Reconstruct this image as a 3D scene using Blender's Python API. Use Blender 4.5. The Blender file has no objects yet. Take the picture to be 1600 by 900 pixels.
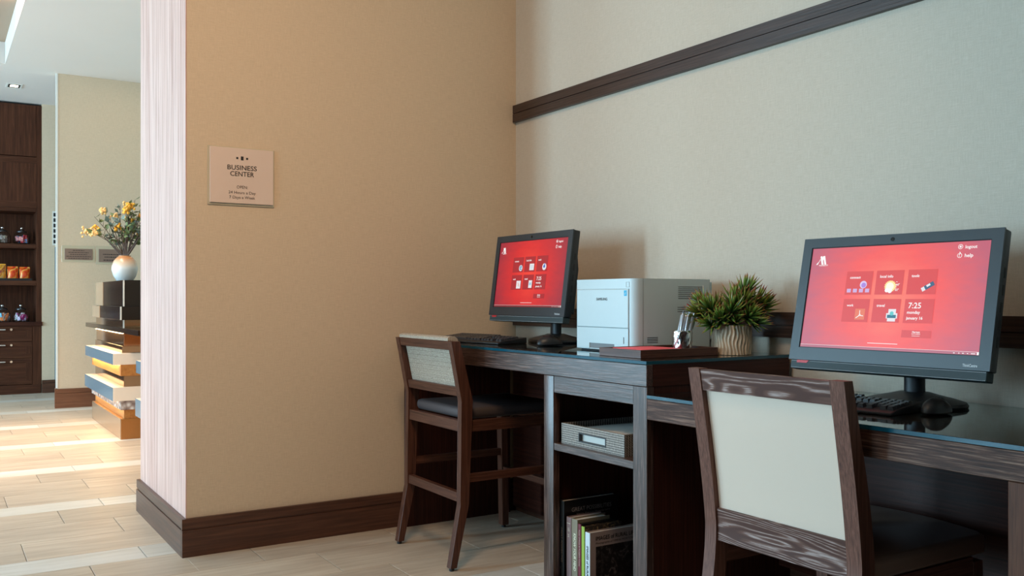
import bpy, bmesh, math, random
from mathutils import Matrix, Vector
random.seed(7)
PI = math.pi
scene = bpy.context.scene
COL = scene.collection

# ------------------------------------------------------------------ camera
cd = bpy.data.cameras.new('camera')
cd.sensor_width = 36.0
cd.lens = 1430.0 / 1600.0 * 36.0
cd.shift_y = 0.01
cd.clip_start = 0.05
cam = bpy.data.objects.new('camera', cd)
cam.location = (3.852, -2.4605, 1.05)
cam.rotation_euler = (PI / 2, 0, math.radians(57.6716))
COL.objects.link(cam)
scene.camera = cam

# ------------------------------------------------------------------ view, world
vs = scene.view_settings
vs.view_transform = 'Standard'
vs.look = 'None'
vs.exposure = 0.0
vs.gamma = 1.0
vs.use_curve_mapping = False
wd = bpy.data.worlds.new('sky')
scene.world = wd
wd.use_nodes = True
wd.node_tree.nodes['Background'].inputs[0].default_value = (0.62, 0.80, 1.0, 1)
wd.node_tree.nodes['Background'].inputs[1].default_value = 0.6

# ------------------------------------------------------------------ large lights
def area(name, loc, direction, sx, sy, power, color, spread=180):
    l = bpy.data.lights.new(name, 'AREA')
    l.shape = 'RECTANGLE'
    l.size = sx
    l.size_y = sy
    l.energy = power
    l.color = color
    l.spread = math.radians(spread)
    o = bpy.data.objects.new(name, l)
    o.location = loc
    o.rotation_euler = Vector(direction).to_track_quat('-Z', 'Y').to_euler()
    COL.objects.link(o)
    return o

DAY = (0.47, 0.785, 1.0)
WARM = (1.0, 0.66, 0.40)
# daylight entering through the four window openings of the front wall
WINDOWS = [(-7.4, -4.6), (-3.9, -2.0), (-1.2, -0.4), (1.6, 3.4)]
WZ = (0.35, 2.75)
DAYP = [420, 195, 300, 68]
for (a, b), p in zip(WINDOWS, DAYP):
    area('window_daylight', ((a + b) / 2, -7.12, (WZ[0] + WZ[1]) / 2), (0, 1, 0), b - a, WZ[1] - WZ[0], p, DAY)
# unseen warm lamps for the room and the lobby
area('unseen_warm_lamp', (3.4, -3.6, 3.17), (0, 0, -1), 2.2, 1.6, 1.5, WARM)
area('unseen_warm_lamp', (2.3, -2.0, 3.12), (-0.74, 0.10, -0.66), 0.7, 0.5, 33, WARM, 130)  # added to wash the back wall with warm light, no fixture there
area('unseen_warm_lamp', (-3.4, -2.15, 3.38), (0, 0, -1), 2.0, 0.5, 62, (1.0, 0.74, 0.53), 95)
area('unseen_warm_lamp', (-5.0, -0.9, 3.17), (0, 0, -1), 0.9, 0.5, 2, WARM)


# ------------------------------------------------------------------ materials
def S(r, g, b):
    def f(c):
        c /= 255.0
        return c / 12.92 if c <= 0.04045 else ((c + 0.055) / 1.055) ** 2.4
    return (f(r), f(g), f(b), 1.0)


def new_mat(name):
    m = bpy.data.materials.new(name)
    m.use_nodes = True
    nt = m.node_tree
    b = nt.nodes['Principled BSDF']
    return m, nt, b


def plain(name, c, rough=0.5, metal=0.0, spec=0.5, var=0.06, scale=40.0, coat=0.0):
    m, nt, b = new_mat(name)
    tc = nt.nodes.new('ShaderNodeTexCoord')
    no = nt.nodes.new('ShaderNodeTexNoise')
    no.inputs['Scale'].default_value = scale
    no.inputs['Detail'].default_value = 3
    nt.links.new(tc.outputs['Object'], no.inputs['Vector'])
    mx = nt.nodes.new('ShaderNodeMixRGB')
    mx.inputs[1].default_value = tuple(x * (1 - var) for x in c[:3]) + (1,)
    mx.inputs[2].default_value = tuple(min(1, x * (1 + var)) for x in c[:3]) + (1,)
    nt.links.new(no.outputs['Fac'], mx.inputs[0])
    nt.links.new(mx.outputs[0], b.inputs['Base Color'])
    b.inputs['Roughness'].default_value = rough
    b.inputs['Metallic'].default_value = metal
    b.inputs['Specular IOR Level'].default_value = spec
    b.inputs['Coat Weight'].default_value = coat
    return m


def streak_nodes(nt, axis, long_s, cross_s, rnd=True, detail=6, distort=0.0):
    """noise stretched along an axis of the object's own coordinates"""
    tc = nt.nodes.new('ShaderNodeTexCoord')
    mp = nt.nodes.new('ShaderNodeMapping')
    sc = [cross_s] * 3
    sc[axis] = long_s
    mp.inputs['Scale'].default_value = sc
    nt.links.new(tc.outputs['Object'], mp.inputs['Vector'])
    if rnd:
        oi = nt.nodes.new('ShaderNodeObjectInfo')
        ml = nt.nodes.new('ShaderNodeMath')
        ml.operation = 'MULTIPLY'
        ml.inputs[1].default_value = 37.0
        nt.links.new(oi.outputs['Random'], ml.inputs[0])
        nt.links.new(ml.outputs[0], mp.inputs['Location'])
    no = nt.nodes.new('ShaderNodeTexNoise')
    no.inputs['Scale'].default_value = 1.0
    no.inputs['Detail'].default_value = detail
    no.inputs['Roughness'].default_value = 0.62
    no.inputs['Distortion'].default_value = distort
    nt.links.new(mp.outputs[0], no.inputs['Vector'])
    return no


def ramp(nt, src, stops):
    r = nt.nodes.new('ShaderNodeValToRGB')
    el = r.color_ramp.elements
    el[0].position, el[0].color = stops[0]
    el[1].position, el[1].color = stops[-1]
    for p, c in stops[1:-1]:
        e = el.new(p)
        e.color = c
    nt.links.new(src, r.inputs[0])
    return r


def wood(name, dark, mid, light, axis, rough=0.4, long_s=3.0, cross_s=120.0, bump=0.15, spec=0.5, distort=0.3, coat=0.0):
    m, nt, b = new_mat(name)
    no = streak_nodes(nt, axis, long_s, cross_s, distort=distort)
    r = ramp(nt, no.outputs['Fac'], [(0.28, dark), (0.5, mid), (0.74, light)])
    nt.links.new(r.outputs[0], b.inputs['Base Color'])
    b.inputs['Roughness'].default_value = rough
    b.inputs['Specular IOR Level'].default_value = spec
    b.inputs['Coat Weight'].default_value = coat
    b.inputs['Coat Roughness'].default_value = 0.25
    bp = nt.nodes.new('ShaderNodeBump')
    bp.inputs['Strength'].default_value = bump
    bp.inputs['Distance'].default_value = 0.002
    nt.links.new(no.outputs['Fac'], bp.inputs['Height'])
    nt.links.new(bp.outputs[0], b.inputs['Normal'])
    return m


def cathedral(name, axis, dark, mid, light):
    """open grained wood with pale filled pores in flowing bands"""
    m, nt, b = new_mat(name)
    tc = nt.nodes.new('ShaderNodeTexCoord')
    mp = nt.nodes.new('ShaderNodeMapping')
    sc = [1.0] * 3
    sc[axis] = 0.13
    mp.inputs['Scale'].default_value = sc
    nt.links.new(tc.outputs['Object'], mp.inputs['Vector'])
    oi = nt.nodes.new('ShaderNodeObjectInfo')
    ml = nt.nodes.new('ShaderNodeMath')
    ml.operation = 'MULTIPLY'
    ml.inputs[1].default_value = 11.0
    nt.links.new(oi.outputs['Random'], ml.inputs[0])
    nt.links.new(ml.outputs[0], mp.inputs['Location'])
    no = nt.nodes.new('ShaderNodeTexNoise')
    no.inputs['Scale'].default_value = 11.0
    no.inputs['Detail'].default_value = 2.0
    nt.links.new(mp.outputs[0], no.inputs['Vector'])
    mu = nt.nodes.new('ShaderNodeMath')
    mu.operation = 'MULTIPLY'
    mu.inputs[1].default_value = 125.0
    nt.links.new(no.outputs['Fac'], mu.inputs[0])
    si = nt.nodes.new('ShaderNodeMath')
    si.operation = 'SINE'
    nt.links.new(mu.outputs[0], si.inputs[0])
    mr = nt.nodes.new('ShaderNodeMapRange')
    mr.inputs[1].default_value = -1
    nt.links.new(si.outputs[0], mr.inputs[0])
    fine = streak_nodes(nt, axis, 18.0, 420.0)
    mul = nt.nodes.new('ShaderNodeMath')
    mul.operation = 'MULTIPLY'
    nt.links.new(mr.outputs[0], mul.inputs[0])
    nt.links.new(fine.outputs['Fac'], mul.inputs[1])
    r = ramp(nt, mul.outputs[0], [(0.08, dark), (0.36, mid), (0.62, light)])
    nt.links.new(r.outputs[0], b.inputs['Base Color'])
    b.inputs['Roughness'].default_value = 0.5
    b.inputs['Specular IOR Level'].default_value = 0.28
    return m


def woven(name, c1, c2, sx, rough=0.85, bump=0.3, checker=False):
    """cloth of two crossing sets of threads"""
    m, nt, b = new_mat(name)
    tc = nt.nodes.new('ShaderNodeTexCoord')
    a = streak_nodes(nt, 0, sx * 0.06, sx, rnd=False, detail=2)
    c = streak_nodes(nt, 2, sx * 0.06, sx, rnd=False, detail=2)
    d = streak_nodes(nt, 1, sx * 0.06, sx, rnd=False, detail=2)
    ad = nt.nodes.new('ShaderNodeMath')
    ad.operation = 'ADD'
    nt.links.new(a.outputs['Fac'], ad.inputs[0])
    nt.links.new(c.outputs['Fac'], ad.inputs[1])
    ad2 = nt.nodes.new('ShaderNodeMath')
    ad2.operation = 'ADD'
    nt.links.new(ad.outputs[0], ad2.inputs[0])
    nt.links.new(d.outputs['Fac'], ad2.inputs[1])
    mr = nt.nodes.new('ShaderNodeMapRange')
    mr.inputs[1].default_value = 1.1
    mr.inputs[2].default_value = 1.9
    nt.links.new(ad2.outputs[0], mr.inputs[0])
    mx = nt.nodes.new('ShaderNodeMixRGB')
    mx.inputs[1].default_value = c1
    mx.inputs[2].default_value = c2
    nt.links.new(mr.outputs[0], mx.inputs[0])
    nt.links.new(mx.outputs[0], b.inputs['Base Color'])
    b.inputs['Roughness'].default_value = rough
    b.inputs['Specular IOR Level'].default_value = 0.2
    bp = nt.nodes.new('ShaderNodeBump')
    bp.inputs['Strength'].default_value = bump
    bp.inputs['Distance'].default_value = 0.001
    nt.links.new(mr.outputs[0], bp.inputs['Height'])
    nt.links.new(bp.outputs[0], b.inputs['Normal'])
    return m


def diamond(name, c1, c2, s, rough=0.6):
    """small basket weave"""
    m, nt, b = new_mat(name)
    tc = nt.nodes.new('ShaderNodeTexCoord')
    mp = nt.nodes.new('ShaderNodeMapping')
    mp.inputs['Rotation'].default_value = (0, math.radians(45), 0)
    nt.links.new(tc.outputs['Object'], mp.inputs['Vector'])
    ck = nt.nodes.new('ShaderNodeTexChecker')
    ck.inputs['Scale'].default_value = s
    ck.inputs[1].default_value = c1
    ck.inputs[2].default_value = c2
    nt.links.new(mp.outputs[0], ck.inputs['Vector'])
    no = nt.nodes.new('ShaderNodeTexNoise')
    no.inputs['Scale'].default_value = s * 0.8
    nt.links.new(tc.outputs['Object'], no.inputs['Vector'])
    mx = nt.nodes.new('ShaderNodeMixRGB')
    mx.blend_type = 'OVERLAY'
    mx.inputs[0].default_value = 0.7
    nt.links.new(ck.outputs[0], mx.inputs[1])
    nt.links.new(no.outputs['Fac'], mx.inputs[2])
    nt.links.new(mx.outputs[0], b.inputs['Base Color'])
    b.inputs['Roughness'].default_value = rough
    bp = nt.nodes.new('ShaderNodeBump')
    bp.inputs['Strength'].default_value = 0.5
    bp.inputs['Distance'].default_value = 0.002
    nt.links.new(ck.outputs['Fac'], bp.inputs['Height'])
    nt.links.new(bp.outputs[0], b.inputs['Normal'])
    return m


def glow(name, c, strength):
    m, nt, b = new_mat(name)
    b.inputs['Base Color'].default_value = (0.02, 0.02, 0.02, 1)
    b.inputs['Emission Color'].default_value = c
    b.inputs['Emission Strength'].default_value = strength
    b.inputs['Roughness'].default_value = 0.3
    return m


def glass(name, c, rough=0.0, ior=1.5):
    m, nt, b = new_mat(name)
    b.inputs['Base Color'].default_value = c
    b.inputs['Transmission Weight'].default_value = 1.0
    b.inputs['Roughness'].default_value = rough
    b.inputs['IOR'].default_value = ior
    return m


def screen_mat(name, core, mid, edge, strength):
    """backlit wallpaper picture: red parchment, paler in the middle"""
    m, nt, b = new_mat(name)
    tc = nt.nodes.new('ShaderNodeTexCoord')
    mp = nt.nodes.new('ShaderNodeMapping')
    mp.inputs['Location'].default_value = (-0.5, -0.5, -0.5)
    nt.links.new(tc.outputs['Generated'], mp.inputs['Vector'])
    sep = nt.nodes.new('ShaderNodeSeparateXYZ')
    nt.links.new(mp.outputs[0], sep.inputs[0])
    cmb = nt.nodes.new('ShaderNodeCombineXYZ')
    nt.links.new(sep.outputs[0], cmb.inputs[0])
    mz = nt.nodes.new('ShaderNodeMath')
    mz.operation = 'MULTIPLY'
    mz.inputs[1].default_value = 0.55
    nt.links.new(sep.outputs[2], mz.inputs[0])
    nt.links.new(mz.outputs[0], cmb.inputs[1])
    ln = nt.nodes.new('ShaderNodeVectorMath')
    ln.operation = 'LENGTH'
    nt.links.new(cmb.outputs[0], ln.inputs[0])
    no = nt.nodes.new('ShaderNodeTexNoise')
    no.inputs['Scale'].default_value = 9.0
    no.inputs['Detail'].default_value = 8
    nt.links.new(tc.outputs['Generated'], no.inputs['Vector'])
    mr = nt.nodes.new('ShaderNodeMath')
    mr.operation = 'MULTIPLY_ADD'
    mr.inputs[1].default_value = 0.16
    nt.links.new(no.outputs['Fac'], mr.inputs[0])
    nt.links.new(ln.outputs['Value'], mr.inputs[2])
    r = ramp(nt, mr.outputs[0], [(0.08, core), (0.33, mid), (0.60, edge)])
    b.inputs['Base Color'].default_value = (0.01, 0.01, 0.01, 1)
    nt.links.new(r.outputs[0], b.inputs['Emission Color'])
    b.inputs['Emission Strength'].default_value = strength
    b.inputs['Roughness'].default_value = 0.35
    return m


M = {}
M['wallpaper'] = woven('linen_wallpaper', S(195, 181, 162), S(213, 200, 183), 420, bump=0.10)
M['wallpaper_warmed'] = woven('warmed_linen_wallpaper', S(201, 180, 153), S(219, 198, 172), 420, bump=0.10)  # same linen paper, its colour warmed to carry the lamp light
M['wall_paint'] = plain('painted_wall', S(214, 207, 196), 0.8, spec=0.2, var=0.02)
M['ceiling'] = plain('painted_ceiling', S(222, 212, 204), 0.85, spec=0.2, var=0.02, scale=3)
M['trim_white'] = plain('white_corner_trim', S(226, 222, 214), 0.5, var=0.02)


def veneer_paper():
    m, nt, b = new_mat('pink_grain_wallcovering')
    n1 = streak_nodes(nt, 2, 2.2, 170.0, rnd=False, detail=5, distort=0.1)
    n2 = streak_nodes(nt, 2, 0.7, 34.0, rnd=False, detail=3)
    r1 = ramp(nt, n1.outputs['Fac'], [(0.30, S(146, 88, 72)), (0.45, S(218, 180, 166)), (0.7, S(238, 206, 192))])
    r2 = ramp(nt, n2.outputs['Fac'], [(0.3, S(224, 200, 192)), (0.7, S(255, 250, 248))])
    mx = nt.nodes.new('ShaderNodeMixRGB')
    mx.blend_type = 'MULTIPLY'
    mx.inputs[0].default_value = 1.0
    nt.links.new(r1.outputs[0], mx.inputs[1])
    nt.links.new(r2.outputs[0], mx.inputs[2])
    nt.links.new(mx.outputs[0], b.inputs['Base Color'])
    b.inputs['Roughness'].default_value = 0.6
    return m


M['veneer'] = veneer_paper()
for ax, k in enumerate('xyz'):
    M['base_' + k] = wood('baseboard_wood_' + k, S(54, 31, 21), S(78, 47, 33), S(100, 64, 46), ax, rough=0.38, cross_s=90)
    M['trim_' + k] = wood('rail_wood_' + k, S(42, 28, 22), S(60, 41, 33), S(84, 62, 52), ax, rough=0.42, cross_s=170, bump=0.3)
    M['desk_' + k] = wood('desk_wood_' + k, S(30, 18, 15), S(64, 44, 37), S(124, 98, 88), ax, rough=0.30, cross_s=230, long_s=9, bump=0.4, coat=0.25)
    M['low_' + k] = wood('low_desk_wood_' + k, S(34, 20, 15), S(80, 53, 42), S(150, 118, 100), ax, rough=0.5, cross_s=230, long_s=9, bump=0.4, spec=0.22)  # desk wood again, the neutral light here put into browner, duller colours
    M['leg_' + k] = wood('desk_leg_wood_' + k, S(70, 42, 30), S(92, 58, 42), S(108, 70, 52), ax, rough=0.5, cross_s=200, long_s=8, spec=0.22)
    M['far_base_' + k] = wood('lobby_base_wood_' + k, S(96, 60, 42), S(118, 76, 54), S(136, 92, 68), ax, rough=0.45, cross_s=60, spec=0.3)
    M['dark_' + k] = wood('dark_desk_wood_' + k, S(42, 18, 12), S(60, 29, 20), S(78, 42, 32), ax, rough=0.42, cross_s=120, spec=0.2)
    M['chair_' + k] = wood('chair_wood_' + k, S(74, 45, 36), S(106, 69, 56), S(132, 92, 77), ax, rough=0.5, cross_s=260, long_s=6, spec=0.28)
    M['stool_' + k] = wood('stool_wood_' + k, S(54, 31, 22), S(82, 49, 36), S(108, 70, 53), ax, rough=0.42, cross_s=200, long_s=6, spec=0.35)
    M['cab_' + k] = wood('cabinet_wood_' + k, S(50, 25, 14), S(72, 39, 24), S(94, 56, 36), ax, rough=0.5, cross_s=60, spec=0.2)
    M['cath_' + k] = cathedral('cerused_rail_wood_' + k, ax, S(78, 50, 42), S(104, 73, 62), S(176, 158, 152))


def tile_mat(name, c1, c2, c3):
    m, nt, b = new_mat(name)
    no = streak_nodes(nt, 1, 3.0, 34.0, detail=5)
    n2 = streak_nodes(nt, 1, 1.2, 6.0, detail=2)
    r = ramp(nt, no.outputs['Fac'], [(0.3, c1), (0.5, c2), (0.72, c3)])
    oi = nt.nodes.new('ShaderNodeObjectInfo')
    hv = nt.nodes.new('ShaderNodeHueSaturation')
    mr = nt.nodes.new('ShaderNodeMapRange')
    mr.inputs[3].default_value = 0.90
    mr.inputs[4].default_value = 1.06
    nt.links.new(oi.outputs['Random'], mr.inputs[0])
    nt.links.new(mr.outputs[0], hv.inputs['Value'])
    mx = nt.nodes.new('ShaderNodeMixRGB')
    mx.blend_type = 'OVERLAY'
    mx.inputs[0].default_value = 0.25
    nt.links.new(r.outputs[0], mx.inputs[1])
    nt.links.new(n2.outputs['Fac'], mx.inputs[2])
    nt.links.new(mx.outputs[0], hv.inputs['Color'])
    nt.links.new(hv.outputs[0], b.inputs['Base Color'])
    b.inputs['Roughness'].default_value = 0.42
    return m


M['tile'] = tile_mat('wood_look_tile', S(174, 156, 137), S(188, 172, 153), S(201, 187, 169))
M['tile_pale'] = tile_mat('pale_strip_tile', S(198, 192, 180), S(208, 203, 193), S(217, 213, 204))
M['grout'] = plain('grout', S(118, 104, 88), 0.9, spec=0.1)
M['black_plastic'] = plain('black_plastic', S(24, 26, 29), 0.42, var=0.05)
M['bezel'] = plain('satin_bezel', S(31, 41, 47), 0.38, var=0.04, spec=0.7)
M['speaker'] = plain('speaker_mesh', S(40, 54, 56), 0.6, var=0.4, scale=900)
M['key'] = plain('key_plastic', S(38, 42, 48), 0.32, var=0.05)
M['rubber'] = plain('black_rubber', S(14, 14, 15), 0.6)
M['lens'] = plain('lens', S(10, 12, 16), 0.1)
M['red_badge'] = plain('red_badge', S(196, 40, 46), 0.4)
M['white_ink'] = plain('white_ink', S(214, 216, 216), 0.5, var=0.01)
M['black_ink'] = plain('black_ink', S(26, 22, 22), 0.6, var=0.01)
M['grey_ink'] = plain('grey_ink', S(150, 138, 132), 0.6, var=0.01)
M['cream_ink'] = plain('cream_ink', S(226, 220, 190), 0.6, var=0.01)
M['printer'] = plain('printer_shell', S(194, 211, 214), 0.42, var=0.01)
M['printer_dark'] = plain('printer_gap', S(52, 54, 56), 0.6)
M['seam'] = plain('seam_grey', S(120, 124, 126), 0.6)
M['energy'] = plain('cyan_sticker', S(28, 172, 214), 0.5)
M['red_pad'] = plain('red_paper', S(240, 96, 108), 0.7)
M['chrome'] = plain('polished_metal', S(222, 222, 224), 0.12, metal=1.0, var=0.01)
M['hammered'] = plain('hammered_metal', S(226, 224, 222), 0.14, metal=1.0, var=0.05)
M['pen'] = plain('silver_pen', S(196, 200, 206), 0.25, metal=0.6)
M['pot'] = plain('ribbed_stoneware', S(206, 184, 158), 0.75, spec=0.2, var=0.12, scale=60)
M['soil'] = plain('dark_soil', S(34, 26, 20), 0.95)
M['cream_vinyl'] = plain('cream_vinyl', S(222, 203, 184), 0.55, var=0.02, scale=600)
M['leather'] = plain('brown_leather', S(128, 104, 90), 0.36, var=0.08, scale=200, spec=0.6)
M['grey_seat'] = plain('grey_seat_cloth', S(74, 66, 66), 0.6, var=0.1, scale=400)
M['stool_cloth'] = diamond('speckled_cloth', S(196, 184, 164), S(138, 122, 108), 260, 0.8)
M['basket'] = diamond('basket_weave', S(168, 160, 150), S(78, 70, 64), 190, 0.6)
M['paper'] = plain('paper', S(216, 212, 204), 0.8, spec=0.2, var=0.03)
M['steel'] = plain('brushed_steel', S(186, 174, 160), 0.35, metal=0.85, var=0.03)
M['sign_plate'] = plain('sign_plate', S(228, 204, 188), 0.38, metal=0.15, var=0.03, scale=12)
M['sign_clear'] = plain('frosted_backing', S(194, 182, 156), 0.25, var=0.03, coat=0.4)
M['plaque'] = plain('bronze_plaque', S(138, 116, 104), 0.4, metal=0.3)
M['plaque_ink'] = plain('plaque_ink', S(58, 44, 40), 0.6)
M['dark_lacquer'] = plain('dark_lacquer', S(24, 14, 12), 0.16, var=0.2, scale=20)
M['blue_reflection_face'] = plain('painted_window_reflection', S(100, 118, 130), 0.22, var=0.06, scale=8)  # blue window reflection painted flat onto the slab fronts
M['bronze_face'] = plain('bronze_face', S(176, 142, 112), 0.25, metal=0.5, var=0.05, scale=10)
M['wall_reflection_tan'] = plain('painted_wall_reflection', S(172, 144, 116), 0.2, var=0.03)  # beige wall mirrored in the lacquer, painted as plain tan
M['tray_ceiling'] = plain('brown_tray_top', S(168, 146, 126), 0.85, spec=0.2, var=0.02)  # flat brown, darker than the ceiling around it
M['cream_slab'] = plain('cream_slab', S(250, 228, 206), 0.35, var=0.02)
M['orange_wood'] = wood('honey_wood', S(168, 98, 40), S(190, 120, 56), S(206, 140, 74), 0, rough=0.4, cross_s=30)
M['mirror_bronze'] = plain('bronze_mirror', S(150, 122, 96), 0.08, metal=0.9, var=0.1, scale=12)
M['base_block'] = plain('honey_lacquer', S(172, 108, 52), 0.3, var=0.04)
M['edge_highlight'] = plain('highlight_strip', S(222, 214, 202), 0.2)  # pale colour for the painted corner highlights


def crackle():
    m, nt, b = new_mat('crackled_glass')
    tc = nt.nodes.new('ShaderNodeTexCoord')
    vo = nt.nodes.new('ShaderNodeTexVoronoi')
    vo.inputs['Scale'].default_value = 24.0
    nt.links.new(tc.outputs['Object'], vo.inputs['Vector'])
    r = ramp(nt, vo.outputs['Distance'], [(0.1, S(226, 218, 212)), (0.45, S(170, 150, 140)), (0.8, S(112, 90, 84))])
    nt.links.new(r.outputs[0], b.inputs['Base Color'])
    b.inputs['Roughness'].default_value = 0.2
    return m


M['crackle'] = crackle()


def vase_mat():
    m, nt, b = new_mat('ombre_glaze')
    tc = nt.nodes.new('ShaderNodeTexCoord')
    sp = nt.nodes.new('ShaderNodeSeparateXYZ')
    nt.links.new(tc.outputs['Generated'], sp.inputs[0])
    r = ramp(nt, sp.outputs[2], [(0.50, S(214, 212, 208)), (0.66, S(206, 186, 166)), (0.9, S(186, 132, 90))])
    nt.links.new(r.outputs[0], b.inputs['Base Color'])
    b.inputs['Roughness'].default_value = 0.25
    return m


M['vase'] = vase_mat()
M['leaf'] = plain('leaf', S(98, 112, 68), 0.55, var=0.35, scale=30)
M['leaf_grey'] = plain('grey_leaf', S(124, 142, 132), 0.55, var=0.2, scale=30)
M['bark'] = plain('twig', S(96, 76, 66), 0.8, var=0.2)
M['blossom'] = plain('yellow_blossom', S(238, 172, 58), 0.6, var=0.25, scale=120)
M['blossom_pale'] = plain('pale_blossom', S(230, 184, 116), 0.6, var=0.2, scale=120)


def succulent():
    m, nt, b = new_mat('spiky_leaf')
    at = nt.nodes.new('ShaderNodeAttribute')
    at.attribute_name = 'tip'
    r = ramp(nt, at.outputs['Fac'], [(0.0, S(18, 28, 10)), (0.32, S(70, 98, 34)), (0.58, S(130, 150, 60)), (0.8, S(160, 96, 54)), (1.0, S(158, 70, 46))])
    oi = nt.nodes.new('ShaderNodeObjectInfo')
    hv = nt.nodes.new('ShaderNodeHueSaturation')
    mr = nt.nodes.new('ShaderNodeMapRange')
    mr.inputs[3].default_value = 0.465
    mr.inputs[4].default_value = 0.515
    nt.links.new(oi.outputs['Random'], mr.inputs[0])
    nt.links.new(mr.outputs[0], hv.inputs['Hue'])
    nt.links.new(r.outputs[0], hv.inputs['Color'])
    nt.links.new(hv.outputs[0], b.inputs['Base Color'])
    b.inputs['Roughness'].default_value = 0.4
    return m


M['succulent'] = succulent()
M['glass_top'] = glass('table_glass', (0.72, 0.93, 0.90, 1))
M['glass_edge'] = plain('green_glass_edge', S(8, 74, 92), 0.12, var=0.05)
M['jar_glass'] = glass('jar_glass', (0.95, 0.97, 0.97, 1), ior=1.2)
M['lid'] = plain('jar_lid', S(40, 34, 34), 0.3)
M['led'] = glow('warm_led', (1.0, 0.72, 0.36, 1), 14.0)
M['lamp'] = glow('downlight_glow', (1.0, 0.86, 0.64, 1), 9.0)
M['ink_glow'] = glow('screen_white', (1.0, 0.97, 0.96, 1), 0.95)
M['book_blue'] = plain('book_blue_grey', S(76, 98, 118), 0.5)
M['book_black'] = plain('book_black', S(14, 13, 13), 0.4)
M['book_mauve'] = plain('book_mauve', S(138, 112, 110), 0.6)
M['book_tan'] = plain('book_tan', S(132, 120, 98), 0.6)
M['book_red'] = plain('book_crimson', S(110, 26, 40), 0.5)
M['book_green'] = plain('book_lime', S(150, 178, 66), 0.5)
M['book_white'] = plain('book_pale', S(206, 216, 220), 0.5)
M['book_grey'] = plain('book_warm_grey', S(164, 146, 140), 0.6)


def photo_mat(name, c1, c2, c3, s):
    m, nt, b = new_mat(name)
    tc = nt.nodes.new('ShaderNodeTexCoord')
    no = nt.nodes.new('ShaderNodeTexNoise')
    no.inputs['Scale'].default_value = s
    no.inputs['Detail'].default_value = 8
    no.inputs['Distortion'].default_value = 1.5
    nt.links.new(tc.outputs['Object'], no.inputs['Vector'])
    r = ramp(nt, no.outputs['Fac'], [(0.48, c1), (0.6, c2), (0.72, c3)])
    nt.links.new(r.outputs[0], b.inputs['Base Color'])
    b.inputs['Roughness'].default_value = 0.5
    return m


M['photo_print'] = photo_mat('dark_photo_print', S(22, 20, 20), S(58, 54, 54), S(118, 112, 110), 45)
M['flower_print'] = photo_mat('flower_print', S(44, 34, 26), S(96, 74, 48), S(170, 140, 90), 60)

# ------------------------------------------------------------------ mesh helpers
WM = {}          # world matrices of parents, kept by hand


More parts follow.
